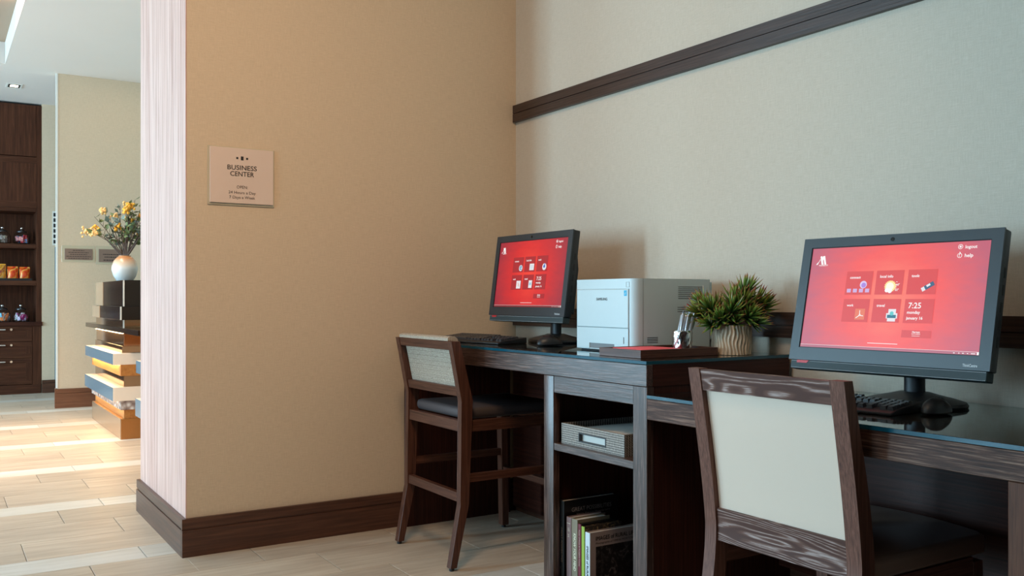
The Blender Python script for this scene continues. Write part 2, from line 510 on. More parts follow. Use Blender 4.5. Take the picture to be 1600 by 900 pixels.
class MB:
    def __init__(self):
        self.bm = bmesh.new()
        self.mi = 0

    def _fin(self, verts, bev, seg):
        faces = set()
        for v in verts:
            faces.update(v.link_faces)
        for f in faces:
            f.material_index = self.mi
        if bev > 0:
            edges = set()
            for v in verts:
                edges.update(v.link_edges)
            bmesh.ops.bevel(self.bm, geom=list(edges), offset=bev, segments=seg, affect='EDGES', profile=0.5, clamp_overlap=True)

    def box(self, x0, x1, y0, y1, z0, z1, bev=0.0, seg=1, mat=None):
        p = [(x, y, z) for x in (x0, x1) for y in (y0, y1) for z in (z0, z1)]
        if mat is not None:
            p = [mat @ Vector(q) for q in p]
        v = [self.bm.verts.new(q) for q in p]
        for f in ((0, 1, 3, 2), (4, 6, 7, 5), (0, 4, 5, 1), (2, 3, 7, 6), (0, 2, 6, 4), (1, 5, 7, 3)):
            self.bm.faces.new([v[i] for i in f])
        self._fin(v, bev, seg)
        return v

    def prism(self, pts, vec, bev=0.0, seg=1):
        vec = Vector(vec)
        a = [self.bm.verts.new(p) for p in pts]
        b = [self.bm.verts.new(Vector(p) + vec) for p in pts]
        n = len(pts)
        self.bm.faces.new(a)
        self.bm.faces.new(b[::-1])
        for i in range(n):
            j = (i + 1) % n
            self.bm.faces.new((a[i], b[i], b[j], a[j]))
        self._fin(a + b, bev, seg)

    def poly(self, pts):
        f = self.bm.faces.new([self.bm.verts.new(p) for p in pts])
        f.material_index = self.mi
        return f

    def lathe(self, prof, c, n=32, mat=None, closed=False, wob=None):
        rings = []
        for k, (r, z) in enumerate(prof):
            if r < 1e-6:
                p = Vector((c[0], c[1], c[2] + z))
                rings.append([self.bm.verts.new(mat @ p if mat is not None else p)])
                continue
            ring = []
            for i in range(n):
                a = 2 * PI * i / n
                rr = r + (wob(a, z) if wob else 0)
                p = Vector((c[0] + rr * math.cos(a), c[1] + rr * math.sin(a), c[2] + z))
                ring.append(self.bm.verts.new(mat @ p if mat is not None else p))
            rings.append(ring)
        for r0, r1 in zip(rings, rings[1:]):
            for i in range(n):
                j = (i + 1) % n
                if len(r0) == 1 and len(r1) == 1:
                    continue
                if len(r0) == 1:
                    f = self.bm.faces.new((r0[0], r1[j], r1[i]))
                elif len(r1) == 1:
                    f = self.bm.faces.new((r0[i], r0[j], r1[0]))
                else:
                    f = self.bm.faces.new((r0[i], r0[j], r1[j], r1[i]))
                f.material_index = self.mi
        for ring in (rings[0], rings[-1]):
            if len(ring) > 1 and not closed:
                f = self.bm.faces.new(ring)
                f.material_index = self.mi

    def tube(self, pts, rad, n=8):
        pts = [Vector(p) for p in pts]
        if not isinstance(rad, (list, tuple)):
            rad = [rad] * len(pts)
        rings = []
        for k, p in enumerate(pts):
            d = (pts[min(k + 1, len(pts) - 1)] - pts[max(k - 1, 0)]).normalized()
            u = d.orthogonal().normalized() if k == 0 else (u - d * u.dot(d)).normalized()
            w = d.cross(u)
            rings.append([self.bm.verts.new(p + (u * math.cos(2 * PI * i / n) + w * math.sin(2 * PI * i / n)) * rad[k]) for i in range(n)])
        for r0, r1 in zip(rings, rings[1:]):
            for i in range(n):
                j = (i + 1) % n
                f = self.bm.faces.new((r0[i], r0[j], r1[j], r1[i]))
                f.material_index = self.mi
        for ring in (rings[0][::-1], rings[-1]):
            f = self.bm.faces.new(ring)
            f.material_index = self.mi

    def ball(self, c, r, sub=1, sc=(1, 1, 1)):
        mt = Matrix.Translation(c) @ Matrix.Diagonal((r * sc[0], r * sc[1], r * sc[2], 1))
        g = bmesh.ops.create_icosphere(self.bm, subdivisions=sub, radius=1.0, matrix=mt)
        for v in g['verts']:
            for f in v.link_faces:
                f.material_index = self.mi

    def mesh(self, me, mat):
        k = len(self.bm.verts)
        self.bm.from_mesh(me)
        self.bm.verts.ensure_lookup_table()
        for v in self.bm.verts[k:]:
            v.co = mat @ v.co

    def build(self, name, mats, parent=None, smooth=True, angle=35, normals=True):
        if normals:
            bmesh.ops.recalc_face_normals(self.bm, faces=self.bm.faces[:])
        if parent is not None and parent in WM:
            self.bm.transform(WM[parent].inverted())
        me = bpy.data.meshes.new(name)
        self.bm.to_mesh(me)
        self.bm.free()
        if not isinstance(mats, (list, tuple)):
            mats = [mats]
        for m in mats:
            me.materials.append(m)
        if smooth:
            me.polygons.foreach_set('use_smooth', [True] * len(me.polygons))
            me.set_sharp_from_angle(angle=math.radians(angle))
        o = bpy.data.objects.new(name, me)
        COL.objects.link(o)
        if parent is not None:
            o.parent = parent
            WM[o] = WM[parent]
        else:
            WM[o] = Matrix.Identity(4)
        return o


def thing(name, label, cat, loc, rz=0.0, group=None):
    o = bpy.data.objects.new(name, None)
    o.empty_display_size = 0.05
    COL.objects.link(o)
    o.location = loc
    o.rotation_euler = (0, 0, rz)
    WM[o] = Matrix.Translation(loc) @ Matrix.Rotation(rz, 4, 'Z')
    o['label'] = label
    o['category'] = cat
    if group:
        o['group'] = group
    return o


def tag(o, label, cat, group=None):
    o['label'] = label
    o['category'] = cat
    if group:
        o['group'] = group
    return o


def struct(o):
    o['kind'] = 'structure'
    return o


def bx(name, mat, parent, x0, x1, y0, y1, z0, z1, bev=0.0, seg=1):
    b = MB()
    b.box(x0, x1, y0, y1, z0, z1, bev, seg)
    return b.build(name, mat, parent)


def copy_tree(o, parent=None):
    c = o.copy()
    COL.objects.link(c)
    if parent is not None:
        c.parent = parent
    for ch in o.children:
        copy_tree(ch, c)
    return c


def text_mesh(body, shear=0.0, spacing=1.0):
    cu = bpy.data.curves.new('text', 'FONT')
    cu.body = body
    cu.size = 1.0
    cu.align_x = 'LEFT'
    cu.shear = shear
    cu.space_character = spacing
    cu.resolution_u = 3
    o = bpy.data.objects.new('text', cu)
    COL.objects.link(o)
    dg = bpy.context.evaluated_depsgraph_get()
    me = bpy.data.meshes.new_from_object(o.evaluated_get(dg))
    COL.objects.unlink(o)
    bpy.data.objects.remove(o)
    return me


def put_text(mb, body, frame, x, y, w, h=None, anchor='l', lift=0.0006, bold=0.0, shear=0.0):
    """lay flat lettering on a plane; frame maps (x right, y up, z out)"""
    me = text_mesh(body, shear)
    xs = [v.co.x for v in me.vertices]
    ys = [v.co.y for v in me.vertices]
    x0, x1, y0, y1 = min(xs), max(xs), min(ys), max(ys)
    sx = w / (x1 - x0)
    sy = sx if h is None else h / (y1 - y0)
    ox = x if anchor == 'l' else (x - w / 2 if anchor == 'c' else x - w)
    offs = [(0, 0)] if not bold else [(-bold, 0), (bold, 0), (0, bold), (0, -bold)]
    for k, (dx, dy) in enumerate(offs):
        mt = frame @ Matrix.Translation((ox - x0 * sx + dx, y + dy, lift + 0.00002 * k)) @ Matrix.Diagonal((sx, sy, 1, 1))
        mb.mesh(me, mt)
    bpy.data.meshes.remove(me)


def frame(o, xa, ya):
    xa = Vector(xa).normalized()
    ya = Vector(ya).normalized()
    za = xa.cross(ya)
    m = Matrix.Identity(4)
    for i in range(3):
        m[i][0], m[i][1], m[i][2], m[i][3] = xa[i], ya[i], za[i], o[i]
    return m


# ------------------------------------------------------------------ the setting
CEIL = 3.2
BX0, BX1, BY = -0.955, 0.0, -1.592       # the block of wall with the sign
FX = -5.86                                # far lobby wall

fl = MB()
fl.box(-8.3, 7.5, -7.2, 0.3, -0.12, -0.004)
floor = struct(fl.build('floor', M['grout']))

# tiles: three wide rows and one narrow row repeat along x, staggered along y
PITCH = 1.1016
WIDE, NARROW, LEN = 0.3017, 0.1965, 0.6042
rows = []
for k in range(-8, 5):
    x1 = -0.0705 + k * PITCH
    rows.append((x1 - NARROW, x1, -1.7265, True))
    xa = x1 - NARROW
    for i, y0 in enumerate((-2.143, -1.730, -1.941)):
        rows.append((xa - WIDE, xa, y0, False))
        xa -= WIDE


def cam_px(x, y, z=0.0):
    f = Vector((-0.845, 0.5348))
    r = Vector((0.5348, 0.845))
    p = Vector((x - 3.852, y + 2.4605))
    d = p.dot(f)
    if d < 0.3:
        return None
    return 800 + 1430 * p.dot(r) / d, 466 - 1430 * (z - 1.05) / d, d


cand = []
for (xa, xb, y0, narrow) in rows:
    for j in range(-8, 8):
        ya = y0 + j * LEN
        yb = ya + LEN
        if yb < -7.0 or ya > 0.0 or xb < -7.6 or xa > 7.4:
            continue
        pr = [cam_px(x, y) for x in (xa, xb) for y in (ya, yb)]
        pr = [p for p in pr if p]
        vis = bool(pr) and min(p[0] for p in pr) < 1650 and max(p[0] for p in pr) > -60 and max(p[1] for p in pr) > 560 and min(p[1] for p in pr) < 930
        cx, cy = (xa + xb) / 2, (ya + yb) / 2
        dist = math.hypot(cx - 3.852, cy + 2.46)
        cand.append((not vis, dist, xa, xb, ya, yb, narrow))
cand.sort()
G = 0.0013
rest = MB()
ntile = 0
tile_cache = {}
for hid, dist, xa, xb, ya, yb, narrow in cand:
    rects = [(xa + G, xb - G, max(ya + G, -6.99), min(yb - G, -0.002))]
    # keep clear of the wall block
    q = rects[0]
    wx0, wx1, wy = BX0 - 0.002, BX1 + 0.002, BY - 0.002
    if q[0] < wx1 and q[1] > wx0 and q[3] > wy:
        rects = []
        if q[2] < wy:
            rects.append((q[0], q[1], q[2], wy))
        lo = max(q[2], wy)
        if q[1] > wx1:
            rects.append((wx1, q[1], lo, q[3]))
        if q[0] < wx0:
            rects.append((q[0], wx0, lo, q[3]))
    rects = [r for r in rects if r[1] - r[0] > 0.004 and r[3] - r[2] > 0.004]
    if not rects:
        continue
    whole = len(rects) == 1 and abs((rects[0][3] - rects[0][2]) - (LEN - 2 * G)) < 1e-4 and abs((rects[0][1] - rects[0][0]) - ((NARROW if narrow else WIDE) - 2 * G)) < 1e-4
    single = not hid and ntile < 290
    if single and whole and narrow in tile_cache:
        o = tile_cache[narrow].copy()
        COL.objects.link(o)
        o.location = (rects[0][0], rects[0][2], 0)
        ntile += 1
        continue
    b = MB() if single else rest
    ox, oy = (rects[0][0], rects[0][2]) if single else (0, 0)
    for r in rects:
        # top with a small arris
        e = 0.0012
        v = [b.bm.verts.new((x - ox, y - oy, z)) for z, d in ((-0.006, 0), (-0.0012, 0), (0, e)) for x, y in ((r[0] + d, r[2] + d), (r[1] - d, r[2] + d), (r[1] - d, r[3] - d), (r[0] + d, r[3] - d))]
        for s in (0, 4):
            for i in range(4):
                j = (i + 1) % 4
                b.bm.faces.new((v[s + i], v[s + j], v[s + 4 + j], v[s + 4 + i]))
        b.bm.faces.new(v[8:12])
    if single:
        o = b.build('floor_tile', M['tile_pale'] if narrow else M['tile'], None, smooth=False, normals=False)
        o.parent = floor
        o.location = (ox, oy, 0)
        if whole:
            tile_cache[narrow] = o
        ntile += 1
ro = rest.build('floor_tiles', M['tile'], floor, smooth=False, normals=False)
ro['kind'] = 'stuff'

# walls
struct(bx('wall_right', M['wallpaper'], None, 0.0, 7.5, 0.0, 0.15, 0, CEIL))
struct(bx('wall_back', M['wallpaper_warmed'], None, BX0, BX1, BY + 0.004, 0.15, 0, CEIL))
struct(bx('wall_left', M['veneer'], None, BX0, BX1 - 0.001, BY, BY + 0.0035, 0.0, CEIL))
struct(bx('wall_lobby', M['wallpaper'], None, FX, BX0 - 0.001, 0.0, 0.15, 0, CEIL))
struct(bx('wall_far', M['wallpaper_warmed'], None, FX - 0.12, FX, -1.45, 0.15, 0, CEIL))
struct(bx('wall_recess', M['wallpaper_warmed'], None, -8.2, -7.501, -1.441, 0.15, 0, CEIL))
struct(bx('wall_end', M['wall_paint'], None, -8.3, -8.2, -7.0, -1.44, 0, CEIL))
struct(bx('wall_side', M['cab_z'], None, 7.5, 7.65, -7.0, 0.15, 0, CEIL))
# wall with four window openings, behind the camera
wf = MB()
edges = [-8.3] + [e for w in WINDOWS for e in w] + [7.65]
for i in range(0, len(edges), 2):
    wf.box(edges[i], edges[i + 1], -7.15, -7.0, 0, CEIL)
for a, b in WINDOWS:
    wf.box(a, b, -7.15, -7.0, 0, WZ[0])
    wf.box(a, b, -7.15, -7.0, WZ[1], CEIL)
struct(wf.build('wall_front', M['cab_z']))
for i, (a, b) in enumerate(WINDOWS):
    f = MB()
    for x in (a, (a + b) / 2 - 0.025, b - 0.05):
        f.box(x, x + 0.05, -7.06, -7.0, WZ[0], WZ[1])
    f.box(a, b, -7.06, -7.0, WZ[0], WZ[0] + 0.05)
    f.box(a, b, -7.06, -7.0, WZ[1] - 0.05, WZ[1])
    struct(f.build('window_%d' % (i + 1), M['trim_white']))
# ceiling with a raised tray over the lobby
TX0, TX1, TY0, TY1 = -5.73, -0.9, -5.6, -1.90
ce = MB()
ce.box(-8.3, 7.65, TY1, 0.15, CEIL, CEIL + 0.36)
ce.box(-8.3, 7.65, -7.15, TY0, CEIL, CEIL + 0.36)
ce.box(-8.3, TX0, TY0, TY1, CEIL, CEIL + 0.36)
ce.box(TX1, 7.65, TY0, TY1, CEIL, CEIL + 0.36)
struct(ce.build('ceiling', M['ceiling'], smooth=False))
struct(bx('ceiling_tray', M['tray_ceiling'], None, TX0, TX1, TY0, TY1, CEIL + 0.2, CEIL + 0.36))


# baseboards with a groove below the cap
def baseboard(name, p0, p1, out, mat, h=0.155, t=0.018, groove=0.112):
    b = MB()
    p0, p1, out = Vector(p0), Vector(p1), Vector(out)
    prof = [(0, 0), (t, 0), (t, groove - 0.004), (t - 0.006, groove - 0.003), (t - 0.006, groove + 0.002), (t - 0.002, groove + 0.003), (t - 0.002, h), (0, h)]
    b.prism([p0 + out * d + Vector((0, 0, z)) for d, z in prof], p1 - p0)
    return struct(b.build(name, mat))


baseboard('baseboard_back', (0.0005, BY - 0.018, 0), (0.0005, -0.019, 0), (1, 0, 0), M['base_y'])
baseboard('baseboard_left', (BX0 - 0.012, BY - 0.0005, 0), (BX1, BY - 0.0005, 0), (0, -1, 0), M['base_x'])
baseboard('baseboard_right', (0.02, -0.0005, 0), (7.4, -0.0005, 0), (0, -1, 0), M['base_x'])
baseboard('baseboard_far', (FX + 0.0005, -1.478, 0), (FX + 0.0005, -0.02, 0), (1, 0, 0), M['far_base_y'], h=0.183, groove=0.14)
baseboard('baseboard_end', (FX - 0.12, -1.4505, 0), (FX + 0.018, -1.4505, 0), (0, -1, 0), M['far_base_x'], h=0.183, groove=0.14)
baseboard('baseboard_recess', (-7.5005, -1.440, 0), (-7.5005, -0.02, 0), (1, 0, 0), M['base_y'], h=0.143, groove=0.11)
struct(bx('trim_1', M['trim_white'], None, FX - 0.03, FX + 0.004, -1.466, -1.4495, 0.19, CEIL - 0.001))


def rail(name, z0, z1, zg, t):
    b = MB()
    prof = [(0, z0), (t, z0), (t, zg - 0.002), (t - 0.005, zg - 0.001), (t - 0.005, zg + 0.001), (t, zg + 0.002), (t, z1), (0, z1)]
    b.prism([Vector((-0.0 + 0.003, -d - 0.0005, z)) for d, z in prof], (7.4, 0, 0))
    return struct(b.build(name, M['trim_x']))


rail('trim_2', 1.925, 2.008, 1.967, 0.02)
rail('trim_3', 0.916, 1.002, 0.958, 0.02)

# ------------------------------------------------------------------ wall sign
sg = thing('wall_sign', 'square brushed-metal business centre sign on the tan wall by the corner', 'sign', (0.0, -1.367, 1.437))
bx('backing', M['sign_clear'], sg, 0.0005, 0.006, -1.506, -1.228, 1.437, 1.681, 0.001)
bx('plate', M['sign_plate'], sg, 0.006, 0.014, -1.499, -1.235, 1.446, 1.676, 0.0008)
sf = frame((0.014, -1.367, 1.561), (0, 1, 0), (0, 0, 1))
for txt in (('BUSINESS', 0.0245, 0.122, 0.0195, 0.0003), ('CENTER', -0.0015, 0.099, 0.0195, 0.0003), ('OPEN:', -0.053, 0.046, 0.0125, 0), ('24 Hours a Day', -0.0755, 0.113, 0.0155, 0), ('7 Days a Week', -0.0955, 0.107, 0.0155, 0)):
    b = MB()
    put_text(b, txt[0], sf, 0, txt[1], txt[2], txt[3], 'c', bold=txt[4])
    b.build('lettering', M['black_ink'], sg, smooth=False, normals=False)
for cx, w, h, cy in ((-0.0205, 0.0085, 0.0085, 0.0735), (0.0, 0.0115, 0.0165, 0.0735), (0.0205, 0.0085, 0.0085, 0.0735)):
    q = MB()
    q.poly([sf @ Vector((cx + sx * w / 2, cy + sy * h / 2, 0.0006)) for sx, sy in ((-1, -1), (1, -1), (1, 1), (-1, 1))])
    q.build('emblem_square', M['black_ink'], sg, smooth=False, normals=False)

# ------------------------------------------------------------------ desks
DY = -0.65
hd = thing('tall_desk', 'taller dark wood counter desk along the wall, carrying the printer', 'desk', (0.6, -0.33, 0.76))
bx('front_apron', M['desk_x'], hd, 0.02, 1.747, DY, DY + 0.025, 0.783, 0.8495, 0.0015)
bx('side_apron', M['dark_y'], hd, 1.722, 1.7465, DY + 0.026, -0.022, 0.783, 0.8495)
bx('desktop', M['dark_x'], hd, 0.02, 1.721, DY + 0.026, -0.022, 0.815, 0.8495)
bx('rear_rail', M['dark_x'], hd, 0.0455, 1.19, -0.06, -0.022, 0.70, 0.8148)
bx('side_panel', M['dark_z'], hd, 0.0215, 0.045, DY + 0.026, -0.062, 0.0, 0.8148)
bx('modesty_panel', M['dark_x'], hd, 0.0455, 1.19, -0.045, -0.022, 0.03, 0.6995)

cb = thing('open_cabinet', 'narrow open shelf cabinet under the tall desk holding a basket and books', 'cabinet', (1.47, -0.33, 0))
bx('stile', M['desk_z'], cb, 1.196, 1.255, DY + 0.002, DY + 0.03, 0.0, 0.7825, 0.003, 2)
bx('stile', M['desk_z'], cb, 1.681, 1.746, DY + 0.002, DY + 0.03, 0.0, 0.7825, 0.0015)
bx('top_rail', M['desk_x'], cb, 1.2555, 1.6805, DY + 0.004, DY + 0.03, 0.724, 0.7825, 0.0015)
bx('bottom_rail', M['desk_x'], cb, 1.2555, 1.6805, DY + 0.004, DY + 0.03, 0.03, 0.075, 0.0015)
bx('shelf', M['desk_x'], cb, 1.2165, 1.7255, DY + 0.004 + 0.027, -0.03, 0.5255, 0.5505, 0.001)
bx('shelf_edge', M['desk_x'], cb, 1.2555, 1.6805, DY + 0.004, DY + 0.03, 0.5255, 0.5505, 0.0012)
bx('bottom_board', M['dark_x'], cb, 1.2165, 1.7255, DY + 0.031, -0.03, 0.05, 0.075)
bx('side_panel', M['dark_z'], cb, 1.198, 1.216, DY + 0.0305, -0.022, 0.0, 0.7825)
bx('side_panel', M['dark_z'], cb, 1.726, 1.7445, DY + 0.0305, -0.022, 0.0, 0.7825)
bx('back_panel', M['dark_z'], cb, 1.2165, 1.7255, -0.0295, -0.022, 0.0, 0.7825)

ld = thing('low_desk', 'lower dark wood desk at the right with a wide modesty panel', 'desk', (2.32, -0.33, 0))
bx('front_apron', M['low_x'], ld, 1.748, 2.903, DY, DY + 0.025, 0.686, 0.7485, 0.0015)
bx('desktop', M['dark_x'], ld, 1.748, 2.903, DY + 0.026, -0.022, 0.715, 0.7485)
bx('modesty_panel', M['dark_x'], ld, 1.748, 2.84, -0.075, -0.05, 0.16, 0.7145)
bx('leg', M['leg_z'], ld, 2.838, 2.903, DY + 0.002, DY + 0.03, 0.0, 0.6855, 0.0015)
bx('end_panel', M['dark_z'], ld, 2.878, 2.903, DY + 0.031, -0.022, 0.0, 0.7145)


def glass_slab(name, label, x0, x1, y0, y1, z0, z1):
    b = MB()
    b.box(x0, x1, y0, y1, z0, z1, 0.0008)
    b.bm.normal_update()
    for f in b.bm.faces:
        if abs(f.normal.z) < 0.3:
            f.material_index = 1
    o = b.build(name, [M['glass_top'], M['glass_edge']], None, smooth=False)
    return tag(o, label, 'glass top')


glass_slab('glass_desktop', 'green-edged glass sheet covering the taller desk under the printer', 0.02, 1.748, -0.652, -0.022, 0.850, 0.861)
glass_slab('glass_desktop', 'green-edged glass sheet covering the lower desk at the right', 1.749, 2.905, -0.652, -0.022, 0.749, 0.760)
HZT, LZT = 0.8611, 0.7601


# ------------------------------------------------------------------ monitors
def quad(mb, fr, x0, x1, y0, y1, z):
    mb.poly([fr @ Vector(p) for p in ((x0, y0, z), (x1, y0, z), (x1, y1, z), (x0, y1, z))])


def disc(mb, fr, cx, cy, r, z, n=18, r_in=0.0, sy=1.0):
    pts = [(math.cos(2 * PI * i / n), math.sin(2 * PI * i / n)) for i in range(n)]
    if r_in <= 0:
        mb.poly([fr @ Vector((cx + r * a, cy + r * c * sy, z)) for a, c in pts])
    else:
        for i in range(n):
            a, c = pts[i], pts[(i + 1) % n]
            mb.poly([fr @ Vector(p) for p in ((cx + r_in * a[0], cy + r_in * a[1] * sy, z), (cx + r * a[0], cy + r * a[1] * sy, z), (cx + r * c[0], cy + r * c[1] * sy, z), (cx + r_in * c[0], cy + r_in * c[1] * sy, z))])


def stroke(mb, fr, pts, w, z):
    for a, c in zip(pts, pts[1:]):
        a, c = Vector(a), Vector(c)
        d = (c - a).normalized()
        n = Vector((-d.y, d.x)) * w / 2
        mb.poly([fr @ Vector((p.x, p.y, z)) for p in (a - n, c - n, c + n, a + n)])


def monitor(label, centre, yaw, tilt, desk_z, base_y, scr, tile_c, icons):
    r = Vector((math.cos(yaw), math.sin(yaw), 0))
    n = Vector((-math.sin(yaw), math.cos(yaw), 0))
    up = Vector((0, 0, math.cos(tilt))) + n * math.sin(tilt)
    c = Vector(centre)
    K = 1.0693                                # the panel drawing below is for a 0.476 m wide picture
    fr = frame(c, r, up) @ Matrix.Diagonal((K, K, K, 1))    # z points out of the screen
    basep = c + n * base_y
    t = thing('monitor', label, 'monitor', (basep.x, basep.y, desk_z), yaw)
    # stand
    b = MB()
    prof = [(0.128, 0.0), (0.131, 0.006), (0.126, 0.013), (0.10, 0.021), (0.065, 0.029), (0.04, 0.036), (0.0, 0.038)]
    b.lathe(prof, (0, 0, 0), 48)
    b.bm.transform(Matrix.Translation((basep.x, basep.y, desk_z)) @ Matrix.Rotation(yaw, 4, 'Z') @ Matrix.Diagonal((1.06, 0.86, 1, 1)))
    b.build('stand_base', M['black_plastic'], t)
    b = MB()
    cb_ = Matrix.Translation((basep.x, basep.y, desk_z)) @ Matrix.Rotation(yaw, 4, 'Z')
    ring = [(0.0285 * math.cos(2 * PI * i / 28), 0.021 * math.sin(2 * PI * i / 28), 0.030) for i in range(28)]
    b.prism([cb_ @ Vector(p) for p in ring], (0, 0, c.z - desk_z - 0.03))
    b.build('stand_column', M['black_plastic'], t)
    bx_ = MB()
    bx_.box(-0.05, 0.05, -0.06, 0.06, -0.16, -0.07, 0.006, 2, mat=fr)
    bx_.build('hinge', M['black_plastic'], t)
    # housing
    b = MB()
    b.box(-0.2655, 0.2655, -0.1685, 0.1605, -0.032, -0.002, 0.004, 2, mat=fr)
    hp = [(-0.150, -0.032), (0.098, -0.032), (0.086, -0.060), (0.02, -0.074), (-0.150, -0.074)]
    b.prism([fr @ Vector((-0.225, y, z)) for y, z in hp], r * 0.45 * K, 0.004, 1)
    b.build('housing', M['black_plastic'], t)
    # front bezel around the screen
    b = MB()
    sw, sh = 0.2395, 0.1355
    b.box(-0.266, -sw, -0.1685, 0.161, -0.0025, 0.003, mat=fr)
    b.box(sw, 0.266, -0.1685, 0.161, -0.0025, 0.003, mat=fr)
    b.box(-sw, sw, sh, 0.161, -0.0025, 0.003, mat=fr)
    b.box(-sw, sw, -0.1685, -sh, -0.0025, 0.003, mat=fr)
    bz = b.build('bezel', M['bezel'], t)
    b = MB()
    b.box(-0.2385, 0.2385, -0.1345, 0.1345, -0.002, -0.0005, mat=fr)
    so = b.build('screen', scr, t, smooth=False)
    b = MB()
    for x0, x1, y0, y1 in ((-sw, -0.2375, -sh, sh), (0.2375, sw, -sh, sh), (-sw, sw, 0.1335, sh), (-sw, sw, -sh, -0.1335)):
        b.box(x0, x1, y0, y1, -0.0004, 0.0012, mat=fr)
    b.build('screen_rim', M['rubber'], bz)
    b = MB()
    b.box(-0.259, 0.2605, -0.1915, -0.1688, -0.03, 0.0015, 0.0015, mat=fr)
    sp = b.build('speaker_bar', M['speaker'], t)
    b = MB()
    for yy in (-0.1712, -0.1898):
        for i in range(130):
            x = -0.256 + i * 0.00396
            if yy > -0.18 and -0.242 < x < -0.203:
                continue
            quad(b, fr, x, x + 0.0024, yy - 0.0004, yy + 0.0004, 0.0018)
    b.build('stitching', M['white_ink'], sp, smooth=False, normals=False)
    b = MB()
    b.poly([fr @ Vector(p) for p in ((-0.240, -0.1765, 0.0024), (-0.210, -0.1765, 0.0024), (-0.203, -0.1695, 0.0024), (-0.240, -0.1695, 0.0024))])
    b.build('power_badge', M['red_badge'], t, smooth=False, normals=False)
    b = MB()
    b.lathe([(0.0052, 0.0), (0.0052, 0.0008), (0.0036, 0.001), (0.0034, 0.0006), (0, 0.0006)], (0, 0, 0), 20, mat=fr @ Matrix.Translation((-0.0063, 0.1475, 0.0031)))
    b.build('webcam', M['lens'], bz)
    b = MB()
    put_text(b, 'ThinkCentre', fr, 0.2045, -0.1612, 0.0335, 0.0065, lift=0.0034, bold=0.0002)
    b.build('maker_lettering', M['white_ink'], bz, smooth=False, normals=False)
    # side slots of the housing
    b = MB()
    for y in (-0.10, -0.06, -0.02, 0.02, 0.06):
        b.box(0.2652, 0.2660, y - 0.012, y + 0.012, -0.022, -0.015, mat=fr)
    b.build('side_ports', M['rubber'], t)
    # picture on the screen
    z = 0.0002
    b = MB()
    for x0, x1, y0, y1 in ((-0.1245, -0.0495, 0.007, 0.068), (-0.0398, 0.0343, 0.007, 0.0685), (0.045, 0.1192, 0.0075, 0.069), (-0.1240, -0.0496, -0.0637, -0.0042), (-0.0395, 0.0346, -0.0634, -0.0042), (0.0452, 0.1196, -0.0634, -0.0042), (0.0455, 0.1202, -0.0990, -0.081)):
        quad(b, fr, x0, x1, y0, y1, z)
    b.build('menu_tiles', tile_c, so, smooth=False, normals=False)
    b = MB()
    quad(b, fr, -0.2375, 0.2375, -0.1335, -0.1265, z)
    b.build('task_bar', icons['bar'], so, smooth=False, normals=False)
    b = MB()
    z = 0.0004
    for s, x, y, w in (('connect', -0.1135, 0.0490, 0.0300), ('local info', -0.0292, 0.0500, 0.0350), ('tools', 0.0545, 0.0500, 0.0195), ('work', -0.1128, -0.0235, 0.0185), ('travel', -0.0290, -0.0240, 0.0215), ('7:25', 0.0552, -0.0270, 0.0320), ('monday', 0.0535, -0.0405, 0.0330), ('january 16', 0.0530, -0.0545, 0.0415), ('logout', 0.1790, 0.1165, 0.0275), ('help', 0.1795, 0.0955, 0.0195)):
        b = MB()
        put_text(b, s, fr, x, y, w, lift=z, bold=0.00022)
        b.build('lettering', M['ink_glow'], so, smooth=False, normals=False)
    b = MB()
    put_text(b, 'MARRIOTT', fr, -0.2120, 0.0848, 0.027, 0.0036, lift=z, bold=0.0001)
    b.build('lettering', M['ink_glow'], so, smooth=False, normals=False)
    b = MB()
    # the long-legged letter mark
    def pl(pts):
        b.poly([fr @ Vector((-0.2215 + x, 0.0888 + y, z)) for x, y in pts])
    pl([(0.010, 0.0225), (0.0155, 0.0240), (0.0225, 0.0), (0.0165, 0.0)])
    pl([(0.0185, 0.0235), (0.0240, 0.0240), (0.0310, 0.0), (0.0250, 0.0)])
    pl([(0.0, 0.0), (0.0040, 0.0), (0.0120, 0.0140), (0.0108, 0.0155), (0.0070, 0.0080), (0.0015, 0.0035)])
    pl([(0.0155, 0.0175), (0.0185, 0.0235), (0.0215, 0.0185), (0.0195, 0.0095)])
    b.build('emblem', M['ink_glow'], so, smooth=False, normals=False)
    b = MB()
    disc(b, fr, 0.1672, 0.1210, 0.0058, z, 20, 0.0046)
    disc(b, fr, 0.1672, 0.1210, 0.0026, z, 12)
    b.build('round_icon', M['ink_glow'], so, smooth=False, normals=False)
    b = MB()
    disc(b, fr, 0.1672, 0.0998, 0.0058, z, 20, 0.0046)
    put_text(b, '?', fr, 0.1672, 0.0970, 0.0035, anchor='c', lift=z, bold=0.0001)
    b.build('round_icon', M['ink_glow'], so, smooth=False, normals=False)
    b = MB()
    quad(b, fr, -0.0420, 0.0385, -0.1168, -0.1155, z)
    quad(b, fr, -0.2375, 0.2375, -0.1266, -0.1260, z)
    quad(b, fr, 0.2325, 0.2370, -0.1330, -0.1270, z)
    for x, w in ((0.178, 0.004), (0.190, 0.003), (0.199, 0.004), (0.210, 0.003), (0.219, 0.010)):
        quad(b, fr, x, x + w, -0.1312, -0.1296, z)
    b.build('status_marks', M['ink_glow'], so, smooth=False, normals=False)['kind'] = 'stuff'
    b = MB()
    # small hotel lettering blocks of the last tile
    put_text(b, 'Marriott', fr, 0.0825, -0.0868, 0.0190, 0.0036, 'c', lift=z, bold=0.0002)
    put_text(b, 'REWARDS', fr, 0.0825, -0.0912, 0.0215, 0.0030, 'c', lift=z)
    quad(b, fr, 0.0725, 0.0925, -0.0950, -0.0942, z)
    b.build('lettering', M['ink_glow'], so, smooth=False, normals=False)
    icons['draw'](fr, so)
    return t


